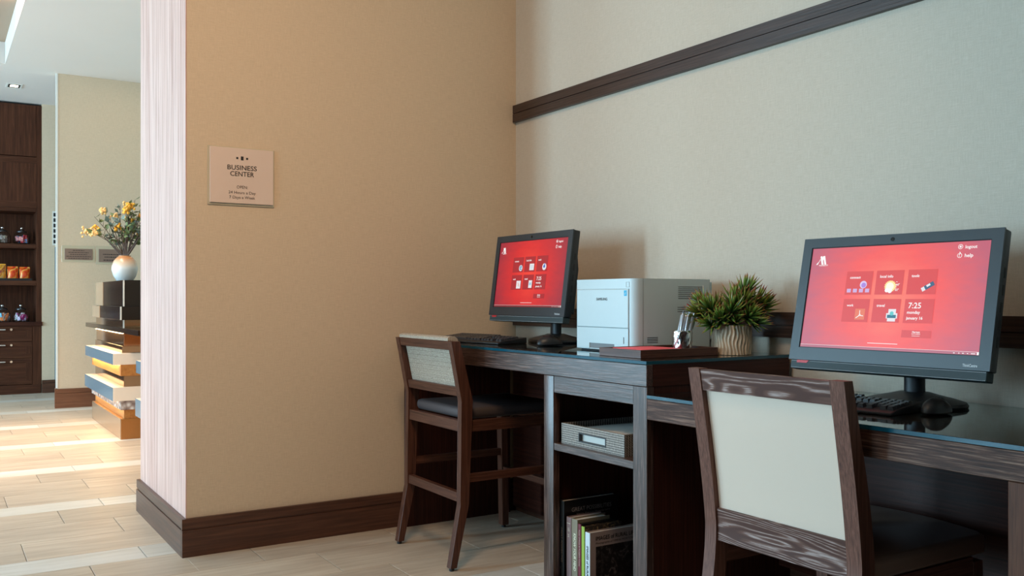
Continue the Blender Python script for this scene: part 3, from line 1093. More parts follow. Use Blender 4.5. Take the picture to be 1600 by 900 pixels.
def ic(name, col, s=0.9):
    k = 'ic_' + name
    if k not in M:
        M[k] = glow('icon_' + name, col, s)
    return M[k]


def icons_right(fr, so):
    z = 0.00045
    def part(name, mat, fn):
        b = MB()
        fn(b)
        b.build(name, mat, so, smooth=False, normals=False)
    def globe(b):
        disc(b, fr, -0.0735, 0.0330, 0.0098, z, 22)
    part('globe_icon', ic('pale_violet', S(226, 206, 248)), globe)
    part('globe_icon_core', ic('violet', S(176, 132, 226)), lambda b: disc(b, fr, -0.0725, 0.0315, 0.0065, z + 0.0001, 20))
    def sq(b):
        for i, x in enumerate((-0.1185, -0.1010, -0.0838, -0.0665)):
            quad(b, fr, x, x + 0.0115, 0.0128, 0.0225, z + 0.0002)
    part('square_icons', ic('lilac', S(214, 178, 226)), sq)
    def sun(b):
        pts = []
        for i in range(40):
            a = 2 * PI * i / 40
            rr = 0.0138 if i % 2 else 0.0165
            pts.append(fr @ Vector((0.0010 + rr * math.cos(a), 0.0278 + rr * math.sin(a) * 0.95, z)))
        b.poly(pts)
    part('sun_icon', ic('pale_yellow', S(255, 226, 150), 1.0), sun)
    part('sun_icon_core', ic('cream', S(255, 248, 226), 1.0), lambda b: disc(b, fr, 0.0002, 0.0272, 0.0105, z + 0.0001, 24))
    def cloud(b):
        disc(b, fr, -0.0070, 0.0180, 0.0055, z + 0.0002, 16)
        disc(b, fr, 0.0015, 0.0165, 0.0060, z + 0.00021, 16)
        put_text(b, '44°', fr, 0.0150, 0.0290, 0.0105, lift=z, bold=0.0002)
        put_text(b, '32°', fr, 0.0150, 0.0165, 0.0095, lift=z, bold=0.0002)
        quad(b, fr, 0.0150, 0.0195, 0.0385, 0.0395, z)
        quad(b, fr, 0.0155, 0.0190, 0.0255, 0.0265, z)
    part('weather_lettering', M['ink_glow'], cloud)
    f2 = fr @ Matrix.Translation((0.0985, 0.0265, 0)) @ Matrix.Rotation(math.radians(30), 4, 'Z')
    part('stick_icon_body', ic('slate_blue', S(48, 92, 128)), lambda b: quad(b, f2, -0.0085, 0.0165, -0.0052, 0.0055, z))
    part('stick_icon_cap', ic('white', S(240, 236, 240)), lambda b: (quad(b, f2, -0.0170, -0.0085, -0.0050, 0.0050, z), quad(b, f2, -0.0025, 0.0075, -0.0005, 0.0048, z + 0.0001)))
    part('document_icon', ic('orange_red', S(240, 120, 84)), lambda b: quad(b, fr, -0.0868, -0.0595, -0.0575, -0.0295, z))
    def tri(b):
        stroke(b, fr, [(-0.0740, -0.0335), (-0.0735, -0.0430), (-0.0755, -0.0480), (-0.0835, -0.0535)], 0.0018, z + 0.0002)
        stroke(b, fr, [(-0.0735, -0.0425), (-0.0700, -0.0470), (-0.0630, -0.0480)], 0.0018, z + 0.00021)
        stroke(b, fr, [(-0.0770, -0.0480), (-0.0690, -0.0468)], 0.0014, z + 0.00022)
    part('document_mark', M['ink_glow'], tri)
    def prn(b):
        quad(b, fr, 0.0045, 0.0245, -0.0400, -0.0295, z)
        quad(b, fr, -0.0005, 0.0290, -0.0530, -0.0400, z)
        quad(b, fr, 0.0035, 0.0250, -0.0605, -0.0530, z + 0.0001)
    part('printer_icon', ic('white', S(240, 236, 240)), prn)
    part('printer_icon_band', ic('teal', S(24, 112, 134)), lambda b: quad(b, fr, 0.0025, 0.0258, -0.0520, -0.0440, z + 0.0002))
    def swoosh(b):
        disc(b, fr, 0.0140, -0.0405, 0.0052, z + 0.0003, 18)
    part('printer_icon_dot', ic('aqua', S(96, 204, 206)), swoosh)


def icons_left(fr, so):
    z = 0.00045
    def part(name, mat, fn):
        b = MB()
        fn(b)
        b.build(name, mat, so, smooth=False, normals=False)
    part('browser_icon', ic('white', S(240, 236, 240)), lambda b: disc(b, fr, -0.0660, 0.0240, 0.0125, z, 20))
    part('browser_icon_letter', ic('cyan', S(40, 150, 190)), lambda b: (put_text(b, 'e', fr, -0.0660, 0.0165, 0.0150, anchor='c', lift=z + 0.0002, bold=0.0006)))
    for q in ((-0.0030, 0.0280, 0.0135, 0.0395), (-0.0850, -0.0550, -0.0590, -0.0275), (0.0025, 0.0260, -0.0570, -0.0270)):
        part('sheet_icon', ic('white', S(240, 236, 240)), lambda b: quad(b, fr, *q, z))
    for q in ((0.0030, 0.0220, 0.0290, 0.0310), (0.0030, 0.0220, 0.0220, 0.0240), (0.0070, 0.0215, -0.0460, -0.0360)):
        part('sheet_icon_line', ic('pale_cyan', S(160, 208, 226)), lambda b: quad(b, fr, *q, z + 0.0002))
    def pmark(b):
        stroke(b, fr, [(-0.0750, -0.0360), (-0.0690, -0.0400), (-0.0740, -0.0480)], 0.0022, z + 0.0002)
        stroke(b, fr, [(-0.0670, -0.0420), (-0.0640, -0.0520)], 0.0022, z + 0.0002)
    part('sheet_icon_mark', ic('orange', S(226, 130, 60)), pmark)
    part('music_icon', ic('white', S(240, 236, 240)), lambda b: disc(b, fr, 0.0990, 0.0250, 0.0135, z, 20))
    part('music_icon_core', ic('blue', S(30, 96, 200)), lambda b: (disc(b, fr, 0.0985, 0.0265, 0.0062, z + 0.0002, 16), quad(b, fr, 0.0985, 0.1030, 0.0250, 0.0390, z + 0.0003)))


SCR_R = screen_mat('screen_picture_pale', S(255, 128, 104), S(250, 88, 84), S(196, 92, 112), 0.95)  # this screen's reflection haze is mixed into its paler colours
SCR_L = screen_mat('screen_picture_deep', S(255, 66, 50), S(226, 38, 42), S(168, 38, 56), 0.9)
TILE_R = glow('menu_tile_pale', S(228, 66, 66), 0.9)
TILE_L = glow('menu_tile_deep', S(182, 24, 38), 0.85)
BAR_R = glow('task_bar_pale', S(196, 104, 122), 0.8)
BAR_L = glow('task_bar_deep', S(150, 40, 50), 0.7)
monitor('wide black computer monitor with bright coral-red screen on the lower desk', (2.34293, -0.32978, 1.05235), 0.06439, 0.21634, LZT, 0.125, SCR_R, TILE_R, {'bar': BAR_R, 'draw': icons_right})
monitor('black computer monitor with deep red screen on the taller desk by the corner', (0.6222, -0.32977, 1.15405), 0.00956, 0.13421, HZT, 0.138, SCR_L, TILE_L, {'bar': BAR_L, 'draw': icons_left})


# ------------------------------------------------------------------ keyboards and mice
def keyboard(label, x0, y0, rz, z):
    """x0,y0 = front right corner"""
    W_, D_ = 0.44, 0.155
    t = thing('keyboard', label, 'keyboard', (x0, y0, z), rz)
    m = Matrix.Translation((x0, y0, z)) @ Matrix.Rotation(rz, 4, 'Z')
    b = MB()
    prof = [(0, 0.0), (D_, 0.0), (D_, 0.026), (0.030, 0.013), (0.0, 0.008)]
    b.prism([m @ Vector((-W_, y, zz)) for y, zz in prof], m.to_3x3() @ Vector((W_, 0, 0)), 0.003, 2)
    b.build('case', M['black_plastic'], t)
    kw = 0.0188
    first = {}
    layout = [
        [(1.0,)] * 15,
        [(1.0,)] * 13 + [(2.0,)],
        [(1.5,)] + [(1.0,)] * 12 + [(1.5,)],
        [(1.75,)] + [(1.0,)] * 11 + [(2.25,)],
        [(2.25,)] + [(1.0,)] * 10 + [(2.75,)],
        [(1.25,)] * 3 + [(6.25,)] + [(1.25,)] * 4,
    ]
    keys = []
    for r_, row in enumerate(layout):
        y = D_ - 0.026 - r_ * kw - (0.004 if r_ else 0.0)
        x = -W_ + 0.009
        for (u,) in row:
            keys.append((x + u * kw / 2, y, u))
            x += u * kw
        if r_ == 0:
            continue
        for c in range(3):
            if (r_ in (1, 2)) or (r_ == 4 and c == 1) or r_ == 5:
                keys.append((-W_ + 0.009 + 15 * kw + 0.006 + (c + 0.5) * kw, y, 1.0))
        for c in range(4):
            if r_ == 5 and c == 1:
                continue
            keys.append((-W_ + 0.009 + 18 * kw + 0.012 + (c + 0.5) * kw, y, 1.0))
    for x, y, u in keys:
        zz = 0.013 + (y - 0.030) * (0.013 / (D_ - 0.030))
        if u not in first:
            b = MB()
            w, d, h = u * kw - 0.001, kw - 0.001, 0.0095
            s = 0.0028
            v = [b.bm.verts.new(p) for p in ((-w / 2, -d / 2, 0), (w / 2, -d / 2, 0), (w / 2, d / 2, 0), (-w / 2, d / 2, 0), (-w / 2 + s, -d / 2 + s, h), (w / 2 - s, -d / 2 + s, h), (w / 2 - s, d / 2 - s * 0.4, h), (-w / 2 + s, d / 2 - s * 0.4, h))]
            for f in ((4, 5, 6, 7), (0, 1, 5, 4), (1, 2, 6, 5), (2, 3, 7, 6), (3, 0, 4, 7)):
                b.bm.faces.new([v[i] for i in f])
            o = b.build('key', M['key'], None, smooth=False)
            first[u] = o
        else:
            o = first[u].copy()
            COL.objects.link(o)
        o.parent = t
        o.location = (x, y, zz - 0.0005)
        o.rotation_euler = (math.atan(0.013 / (D_ - 0.03)), 0, 0)
    return t


keyboard('black keyboard on the lower desk, half behind the cream chair back', 2.452, -0.475, 0.10, LZT)
keyboard('black keyboard on the taller desk at its left end behind the stool', 0.685, -0.525, 0.12, HZT)


def mouse(label, x, y, rz, z):
    t = thing('computer_mouse', label, 'mouse', (x, y, z), rz)
    m = Matrix.Translation((x, y, z)) @ Matrix.Rotation(rz, 4, 'Z')
    b = MB()
    bmesh.ops.create_uvsphere(b.bm, u_segments=28, v_segments=14, radius=1.0)
    for v in b.bm.verts:
        p = v.co
        w = 0.031 * (1 - 0.12 * p.y * p.y)
        hz = 0.036 * (1 - 0.32 * max(0, p.y)) if p.z > 0 else 0.006
        v.co = Vector((p.x * w, p.y * 0.056, 0.0061 + p.z * hz))
    b.bm.transform(m)
    b.build('shell', M['black_plastic'], t)
    b = MB()
    b.tube([m @ Vector((0, 0.018, 0.0385)), m @ Vector((0, 0.030, 0.0345)), m @ Vector((0, 0.042, 0.028))], 0.0035, 8)
    b.build('scroll_wheel', M['rubber'], t)
    b = MB()
    b.tube([m @ Vector((0.0, -0.03, 0.0378)), m @ Vector((0, 0.0, 0.0424)), m @ Vector((0, 0.018, 0.0398))], 0.0007, 6)
    b.build('button_seam', M['rubber'], t)


mouse('black mouse beside the keyboard on the lower desk', 2.483, -0.335, 0.10, LZT)
mouse('black mouse beside the keyboard on the taller desk', 0.853, -0.385, -0.15, HZT)

# ------------------------------------------------------------------ printer
PX0, PX1, PY0, PY1, PZ0, PZ1 = 1.102, 1.442, -0.440, -0.085, HZT, 1.118
pt = thing('laser_printer', 'white laser printer on the taller desk between monitor and plant', 'printer', ((PX0 + PX1) / 2, (PY0 + PY1) / 2, HZT))
b = MB()
def rounded(z0, z1, x0, x1, y0, y1, r):
    pts = []
    for cx, cy, a0 in ((x1 - r, y0 + r, -90), (x1 - 0.01, y1 - 0.01, 0), (x0 + 0.01, y1 - 0.01, 90), (x0 + r * 0.4, y0 + r * 0.4, 180)):
        rr = r if a0 == -90 else (0.01 if a0 in (0, 90) else r * 0.4)
        for k in range(9):
            a = math.radians(a0 + k * 90 / 8)
            pts.append((cx + rr * math.cos(a), cy + rr * math.sin(a), z0))
    return pts
b.prism(rounded(PZ0 + 0.006, PZ1, PX0, PX1, PY0, PY1, 0.032), (0, 0, PZ1 - PZ0 - 0.006))
b.build('shell', M['printer'], pt, angle=25)
bx('rear_cover', M['printer'], pt, PX0 + 0.02, PX1 - 0.012, PY1, PY1 + 0.018, 0.90, 1.109, 0.002)
bx('foot', M['rubber'], pt, PX0 + 0.02, PX1 - 0.04, PY0 + 0.012, PY1 - 0.02, HZT + 0.0002, HZT + 0.0062)
dp = bx('front_door', M['printer'], pt, 1.117, 1.4105, PY0 - 0.0035, PY0 + 0.004, 0.9465, 1.0815, 0.002)
tr = MB()
for x0, x1, z0, z1 in ((1.117, 1.191, 0.8705, 0.9445), (1.335, 1.4105, 0.8705, 0.9445), (1.191, 1.335, 0.889, 0.9445)):
    tr.box(x0, x1, PY0 - 0.0035, PY0 + 0.004, z0, z1)
pd = tr.build('paper_drawer', M['printer'], pt)
bx('drawer_grip', M['seam'], pd, 1.1915, 1.3345, PY0 - 0.001, PY0 + 0.003, 0.8705, 0.8885)
bx('paper_gauge', M['printer_dark'], pd, 1.3855, 1.3885, PY0 - 0.0042, PY0 - 0.0034, 0.892, 0.915)
b = MB()
for x0, x1, z0, z1 in ((1.1145, 1.4130, 1.0820, 1.0830), (1.1145, 1.4130, 0.9449, 0.9460), (1.4112, 1.4122, 0.870, 1.082), (1.1150, 1.1160, 0.870, 1.082)):
    b.box(x0, x1, PY0 - 0.0008, PY0 + 0.002, z0, z1)
for x0, x1, z0, z1 in ((1.396, 1.413, 1.0880, 1.0888), (1.396, 1.413, 1.1052, 1.1060), (1.396, 1.3968, 1.088, 1.106), (1.4122, 1.413, 1.088, 1.106)):
    b.box(x0, x1, PY0 - 0.0006, PY0 + 0.001, z0, z1)
b.box(PX1 - 0.001, PX1 + 0.0005, PY0 + 0.036, PY0 + 0.0372, PZ0 + 0.008, PZ1)
b.build('shell_seams', M['seam'], pt)
b = MB()
for (ya, yb, zt, zb, n) in ((-0.243, -0.128, 1.090, 1.049, 7), (-0.246, -0.140, 1.018, 1.003, 3), (-0.385, -0.337, 0.914, 0.897, 4)):
    for k in range(n):
        z_ = zt + (zb - zt) * k / (n - 1)
        b.box(PX1 - 0.002, PX1 + 0.0004, ya, yb, z_ - 0.0011, z_ + 0.0011)
b.build('vent_slots', M['printer_dark'], pt)
pf = frame((0, PY0 - 0.0035, 0), (1, 0, 0), (0, 0, 1))
b = MB()
put_text(b, 'SAMSUNG', pf, 1.233, 1.0425, 0.0625, 0.0090, lift=0.0004, bold=0.0004)
b.build('lettering', M['black_ink'], dp, smooth=False, normals=False)
bx('energy_sticker', M['energy'], dp, 1.3885, 1.4035, PY0 - 0.0041, PY0 - 0.0034, 1.058, 1.077)
b = MB()
stroke(b, pf, [(1.3915, 1.0660), (1.3955, 1.0635), (1.4010, 1.0735)], 0.0012, 0.0009)
b.build('sticker_mark', M['white_ink'], dp, smooth=False, normals=False)

# ------------------------------------------------------------------ tray, cup, pens, pad, plant
ty0, ty1, tx0, tx1 = -0.595, -0.262, 1.4445, 1.655
ta = thing('wooden_tray', 'small dark wood tray on the taller desk corner in front of the printer', 'tray', ((tx0 + tx1) / 2, (ty0 + ty1) / 2, HZT))
bx('tray_floor', M['stool_y'], ta, tx0 + 0.008, tx1 - 0.008, ty0 + 0.008, ty1 - 0.008, HZT + 0.0002, HZT + 0.006)
bx('tray_side', M['stool_x'], ta, tx0, tx1, ty0, ty0 + 0.0078, HZT + 0.0002, HZT + 0.0265, 0.0008)
bx('tray_side', M['stool_x'], ta, tx0, tx1, ty1 - 0.0078, ty1, HZT + 0.0002, HZT + 0.0265, 0.0008)
bx('tray_side', M['stool_y'], ta, tx0, tx0 + 0.0078, ty0 + 0.008, ty1 - 0.008, HZT + 0.0002, HZT + 0.0265, 0.0008)
bx('tray_side', M['stool_y'], ta, tx1 - 0.0078, tx1, ty0 + 0.008, ty1 - 0.008, HZT + 0.0002, HZT + 0.0265, 0.0008)
TZ = HZT + 0.0063
b = MB()
b.box(1.475, 1.625, -0.565, -0.395, TZ, TZ + 0.0200, 0.003, 2)
tag(b.build('note_pad', M['red_pad']), 'red paper pad lying in the wooden tray beside the pen cup', 'note pad')
CUP = (1.562, -0.335)
b = MB()
def dents(a, z):
    return 0.0011 * math.sin(11 * a + 60 * z) * math.sin(230 * z + 3 * a)
b.lathe([(0.027, 0.0), (0.031, 0.002), (0.0325, 0.006)] + [(0.033, 0.010 + 0.004 * k) for k in range(16)] + [(0.0312, 0.0745), (0.030, 0.072), (0.030, 0.008), (0.0, 0.008)], (CUP[0], CUP[1], TZ + 0.0002), 40, closed=True, wob=dents)
tag(b.build('pen_cup', M['hammered']), 'hammered silver cup in the wooden tray, full of pens', 'cup')
pens = [(-0.030, 0.012, 0.20, 0.10), (-0.019, -0.016, 0.14, 0.16), (-0.006, 0.016, 0.20, 0.08), (0.004, -0.020, 0.16, 0.12), (0.012, 0.010, 0.20, 0.20), (0.020, -0.012, 0.22, 0.06), (0.026, 0.014, 0.26, 0.02)]
labels = ['silver pen furthest left in the hammered cup', 'silver pen second from left in the hammered cup', 'silver pen third from left in the hammered cup', 'silver pen in the middle of the seven in the hammered cup', 'silver pen third from right in the hammered cup, reaching highest', 'silver pen second from right in the hammered cup', 'silver pen furthest right in the hammered cup, lowest one']
rx, ry = Vector((0.5348, 0.845, 0)), Vector((-0.845, 0.5348, 0))
for (a, c, lean, tall), lb in zip(pens, labels):
    p0 = Vector((CUP[0], CUP[1], TZ + 0.0105)) + rx * (a * 0.62 - 0.004) + ry * (c * 0.8)
    top = p0 + rx * (lean * 0.15 - 0.004) + ry * (c * 0.15) + Vector((0, 0, 0.118 + tall * 0.06))
    d = (top - p0).normalized()
    L = 0.122 + tall * 0.06
    t = thing('pen', lb, 'pen', p0, 0, 'silver pens in the cup')
    b = MB()
    b.tube([p0, p0 + d * 0.012, p0 + d * 0.018, p0 + d * (L - 0.012), p0 + d * (L - 0.010)], [0.0008, 0.0034, 0.0050, 0.0050, 0.0040], 10)
    b.build('barrel', M['pen'], t)
    b = MB()
    b.tube([p0 + d * (L - 0.010), p0 + d * L], 0.0022, 8)
    b.build('plunger', M['chrome'], t)
    b = MB()
    s = d.orthogonal().normalized() * 0.0056
    b.tube([p0 + d * (L - 0.014), p0 + d * (L - 0.013) + s, p0 + d * (L - 0.05) + s], 0.0010, 6)
    b.build('clip', M['chrome'], t)

POT = (1.640, -0.185)
pl_ = thing('potted_plant', 'spiky green and bronze artificial succulent in a ribbed pot on the taller desk', 'plant', (POT[0], POT[1], HZT))
b = MB()
def ribs(a, z):
    return 0.0028 * math.sin(34 * a + 1.6 * math.sin(z * 90 + 3 * a)) + 0.0008 * math.sin(21 * a + z * 60)
prof = [(0.058, 0.0)] + [(0.0640, z * 0.0975 / 16 + 0.001) for z in range(17)] + [(0.0585, 0.100), (0.056, 0.092)]
b.lathe(prof, (POT[0], POT[1], HZT + 0.0002), 240, wob=ribs)
b.build('pot', M['pot'], pl_, angle=60)
b = MB()
b.lathe([(0.0, 0.0935), (0.053, 0.0935), (0.053, 0.088), (0, 0.088)], (POT[0], POT[1], HZT), 24)
b.build('soil', M['soil'], pl_)


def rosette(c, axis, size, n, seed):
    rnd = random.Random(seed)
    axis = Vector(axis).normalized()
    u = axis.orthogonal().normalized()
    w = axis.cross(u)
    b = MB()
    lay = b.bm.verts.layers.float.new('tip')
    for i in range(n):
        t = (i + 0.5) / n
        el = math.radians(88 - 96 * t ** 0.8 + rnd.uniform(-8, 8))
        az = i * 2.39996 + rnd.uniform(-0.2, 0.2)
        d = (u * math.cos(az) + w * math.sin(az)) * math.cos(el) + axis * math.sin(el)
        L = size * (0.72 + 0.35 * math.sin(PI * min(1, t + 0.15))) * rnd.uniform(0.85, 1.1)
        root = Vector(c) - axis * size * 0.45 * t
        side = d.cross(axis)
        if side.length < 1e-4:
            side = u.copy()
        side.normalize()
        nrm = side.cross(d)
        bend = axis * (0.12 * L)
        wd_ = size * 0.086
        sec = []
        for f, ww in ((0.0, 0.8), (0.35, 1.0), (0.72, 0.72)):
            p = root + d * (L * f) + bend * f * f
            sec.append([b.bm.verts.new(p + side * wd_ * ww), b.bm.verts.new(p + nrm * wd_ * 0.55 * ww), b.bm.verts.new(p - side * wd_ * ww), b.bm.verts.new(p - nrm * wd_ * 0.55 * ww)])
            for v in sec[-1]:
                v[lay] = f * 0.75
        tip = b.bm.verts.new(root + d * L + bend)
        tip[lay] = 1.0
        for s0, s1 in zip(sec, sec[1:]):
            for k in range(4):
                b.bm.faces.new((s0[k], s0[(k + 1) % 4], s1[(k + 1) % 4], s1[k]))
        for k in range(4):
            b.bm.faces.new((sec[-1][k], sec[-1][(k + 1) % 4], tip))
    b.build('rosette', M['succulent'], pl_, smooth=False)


# offsets: right, toward viewer, height above desk, size
ros = [(-0.125, 0.02, 0.150, 0.060), (-0.092, 0.045, 0.168, 0.058), (-0.105, -0.01, 0.185, 0.058), (-0.055, -0.02, 0.172, 0.062), (-0.060, 0.075, 0.135, 0.052), (-0.02, 0.085, 0.160, 0.062),
       (0.005, 0.03, 0.195, 0.070), (0.035, 0.05, 0.178, 0.070), (0.048, 0.015, 0.222, 0.070), (0.050, 0.085, 0.145, 0.055), (0.085, 0.02, 0.185, 0.070), (0.118, 0.0, 0.172, 0.062), (0.105, -0.05, 0.165, 0.06), (0.02, -0.06, 0.185, 0.06), (0.085, 0.06, 0.120, 0.048), (-0.095, 0.06, 0.115, 0.048), (-0.05, -0.07, 0.16, 0.055), (0.0, 0.06, 0.125, 0.05), (-0.03, 0.04, 0.140, 0.055), (0.065, -0.01, 0.150, 0.055)]
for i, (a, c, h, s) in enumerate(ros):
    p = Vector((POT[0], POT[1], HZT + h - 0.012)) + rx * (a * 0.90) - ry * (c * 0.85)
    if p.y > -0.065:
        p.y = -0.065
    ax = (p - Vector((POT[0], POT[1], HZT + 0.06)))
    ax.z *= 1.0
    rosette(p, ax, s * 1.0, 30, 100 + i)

# ------------------------------------------------------------------ basket and books in the cabinet
SZ = 0.5507
bk = thing('paper_basket', 'woven grey paper basket with a cut-out grip on the cabinet shelf', 'basket', (1.455, -0.48, SZ))
fy = -0.625
bxl, bxr, bzt = 1.272, 1.612, SZ + 0.0695
hx0, hx1, hz0, hz1 = 1.373, 1.516, SZ + 0.019, SZ + 0.045
fr_ = MB()
fr_.box(bxl, hx0, fy, fy + 0.008, SZ + 0.0003, bzt)
fr_.box(hx1, bxr, fy, fy + 0.008, SZ + 0.0003, bzt)
fr_.box(hx0, hx1, fy, fy + 0.008, SZ + 0.0003, hz0)
fr_.box(hx0, hx1, fy, fy + 0.008, hz1, bzt)
fp = fr_.build('front_panel', M['basket'], bk)
b = MB()
for x0, x1, z0, z1 in ((hx0 - 0.003, hx0 + 0.002, hz0 - 0.003, hz1 + 0.003), (hx1 - 0.002, hx1 + 0.003, hz0 - 0.003, hz1 + 0.003), (hx0, hx1, hz0 - 0.003, hz0 + 0.0015), (hx0, hx1, hz1 - 0.0015, hz1 + 0.003)):
    b.box(x0, x1, fy - 0.001, fy + 0.009, z0, z1, 0.0006)
b.build('grip_rim', M['printer_dark'], fp)
bx('side_panel', M['basket'], bk, bxl, bxl + 0.008, fy + 0.008, -0.30, SZ + 0.0003, bzt)
bx('side_panel', M['basket'], bk, bxr - 0.008, bxr, fy + 0.008, -0.30, SZ + 0.0003, bzt)
bx('rear_panel', M['basket'], bk, bxl + 0.008, bxr - 0.008, -0.308, -0.30, SZ + 0.0003, bzt)
bx('basket_floor', M['basket'], bk, bxl + 0.008, bxr - 0.008, fy + 0.008, -0.308, SZ + 0.0003, SZ + 0.005)
b = MB()
ps = [(1.296, 0.052), (1.36, 0.058), (1.45, 0.062), (1.53, 0.068), (1.598, 0.066)]
b.prism([(x, fy + 0.013, SZ + 0.0055) for x in (1.598, 1.296)] + [(x, fy + 0.013, SZ + h) for x, h in ps], (0, 0.29, 0))
tag(b.build('paper_stack', M['paper']), 'stack of white printer paper lying in the woven basket', 'paper')

BZ = 0.0752


def book(label, x0, x1, top, y0, y1, spine, cover, lean=0.0, page=None, cover2=None):
    t = thing('book', label, 'book', ((x0 + x1) / 2, y0, BZ), 0, 'books in the open cabinet')
    c = 0.0022
    b = MB()
    b.box(x0, x1, y0, y0 + 0.003, BZ, top, 0.0008)
    so = b.build('spine', M[spine], t)
    bx('cover', M[cover], t, x1 - c, x1, y0 + 0.003, y1, BZ, top)
    bx('cover', M[cover2 or cover], t, x0, x0 + c, y0 + 0.003, y1, BZ, top)
    bx('pages', M[page or 'paper'], t, x0 + c, x1 - c, y0 + 0.0031, y1 - 0.005, BZ + 0.003, top - 0.004)
    return t, so


def spine_frame(x, y, z):
    return frame((x, y, z), (0, 0, -1), (1, 0, 0))     # lettering reads downwards, top of letters to +x


def cover_frame(x, y, z):
    return frame((x, y, z), (0, 1, 0), (0, 0, 1))


t, so = book('large black photography book with a blue-grey spine, tallest at the left', 1.219, 1.249, 0.341, -0.60, -0.356, 'book_blue', 'book_black')
b = MB()
put_text(b, 'GREAT POSSIBILITIES', spine_frame(1.2345, -0.60, 0.249), 0, -0.001, 0.122, 0.0095, lift=0.0008, shear=0.1)
put_text(b, 'Norton', spine_frame(1.2305, -0.60, 0.11), 0, 0, 0.03, 0.005, lift=0.0008)
b.build('lettering', M['white_ink'], so, smooth=False, normals=False)
b = MB()
put_text(b, 'GREAT POSSIBILITIES', cover_frame(1.249, -0.565, 0.300), 0, 0, 0.176, 0.0145, lift=0.0006)
put_text(b, 'Verne Morton Photographs', cover_frame(1.249, -0.545, 0.288), 0, 0, 0.15, 0.0072, lift=0.0006)
b.build('cover_lettering', M['grey_ink'], t, smooth=False, normals=False)
t, so = book('mauve-spined hardback second from the left, next to the tall black book', 1.266, 1.293, 0.292, -0.60, -0.45, 'book_mauve', 'book_mauve')
b = MB()
b.poly([spine_frame(1.2795, -0.60, 0.272) @ Vector(p) for p in ((0, -0.010, 0.0008), (0.002, -0.010, 0.0008), (0.002, 0.010, 0.0008), (0, 0.010, 0.0008))])
put_text(b, 'LEE', spine_frame(1.276, -0.60, 0.255), 0, 0, 0.012, 0.009, lift=0.0008)
put_text(b, 'M', spine_frame(1.274, -0.60, 0.233), 0, 0, 0.009, 0.009, lift=0.0008)
b.build('lettering', M['cream_ink'], so, smooth=False, normals=False)
t, so = book('taupe book with white capitals on its spine, third from the left', 1.296, 1.330, 0.292, -0.60, -0.46, 'book_tan', 'book_tan')
b = MB()
put_text(b, 'KNOW YOUR MIND', spine_frame(1.3085, -0.60, 0.243), 0, 0, 0.128, 0.013, lift=0.0008, bold=0.0004, shear=0.12)
b.build('lettering', M['cream_ink'], so, smooth=False, normals=False)
t, so = book('thin crimson book between the taupe book and the lime green one', 1.3335, 1.350, 0.281, -0.60, -0.45, 'book_red', 'book_black')
b = MB()
put_text(b, 'Tastes of Ithaca & Tompkins County', spine_frame(1.3395, -0.60, 0.262), 0, 0, 0.125, 0.006, lift=0.0008)
b.build('lettering', M['cream_ink'], so, smooth=False, normals=False)
t, so = book('thin lime green spined book with a dark flowered cover', 1.3530, 1.3695, 0.2765, -0.60, -0.44, 'book_green', 'flower_print')
t, so = book('pale grey photo book with a dark landscape picture on its front cover', 1.374, 1.400, 0.262, -0.60, -0.385, 'book_white', 'book_grey')
b = MB()
put_text(b, 'IMAGES of RURAL LIFE', spine_frame(1.3825, -0.60, 0.216), 0, 0, 0.135, 0.010, lift=0.0008, bold=0.0003)
b.build('lettering', M['black_ink'], so, smooth=False, normals=False)
b = MB()
put_text(b, 'IMAGES of RURAL LIFE', cover_frame(1.400, -0.575, 0.234), 0, 0, 0.172, 0.0135, lift=0.0006, bold=0.0003)
put_text(b, 'Photographs of VERNE MORTON', cover_frame(1.400, -0.575, 0.221), 0, 0, 0.162, 0.0085, lift=0.0006)
b.build('cover_lettering', M['black_ink'], t, smooth=False, normals=False)
cf = cover_frame(1.400, -0.575, 0.085)
b = MB()
b.poly([cf @ Vector(p) for p in ((0, 0, 0.0006), (0.172, 0, 0.0006), (0.172, 0.128, 0.0006), (0, 0.128, 0.0006))])
b.build('cover_picture', M['photo_print'], t, smooth=False, normals=False)


# ------------------------------------------------------------------ seats
def curve_pts(pts, n=6):
    """smooth a list of (y,z,depth) by Catmull-Rom"""
    out = []
    P = [pts[0]] + pts + [pts[-1]]
    for i in range(1, len(P) - 2):
        for k in range(n):
            t_ = k / n
            q = []
            for d in range(3):
                p0, p1, p2, p3 = P[i - 1][d], P[i][d], P[i + 1][d], P[i + 2][d]
                q.append(0.5 * (2 * p1 + (p2 - p0) * t_ + (2 * p0 - 5 * p1 + 4 * p2 - p3) * t_ ** 2 + (3 * p1 - p0 - 3 * p2 + p3) * t_ ** 3))
            out.append(tuple(q))
    out.append(pts[-1])
    return out


def stile(mb, x0, x1, pts, bev=0.0):
    poly = [(x0, y, z) for y, z, d in pts] + [(x0, y + d, z) for y, z, d in reversed(pts)]
    mb.prism(poly, (x1 - x0, 0, 0), bev)


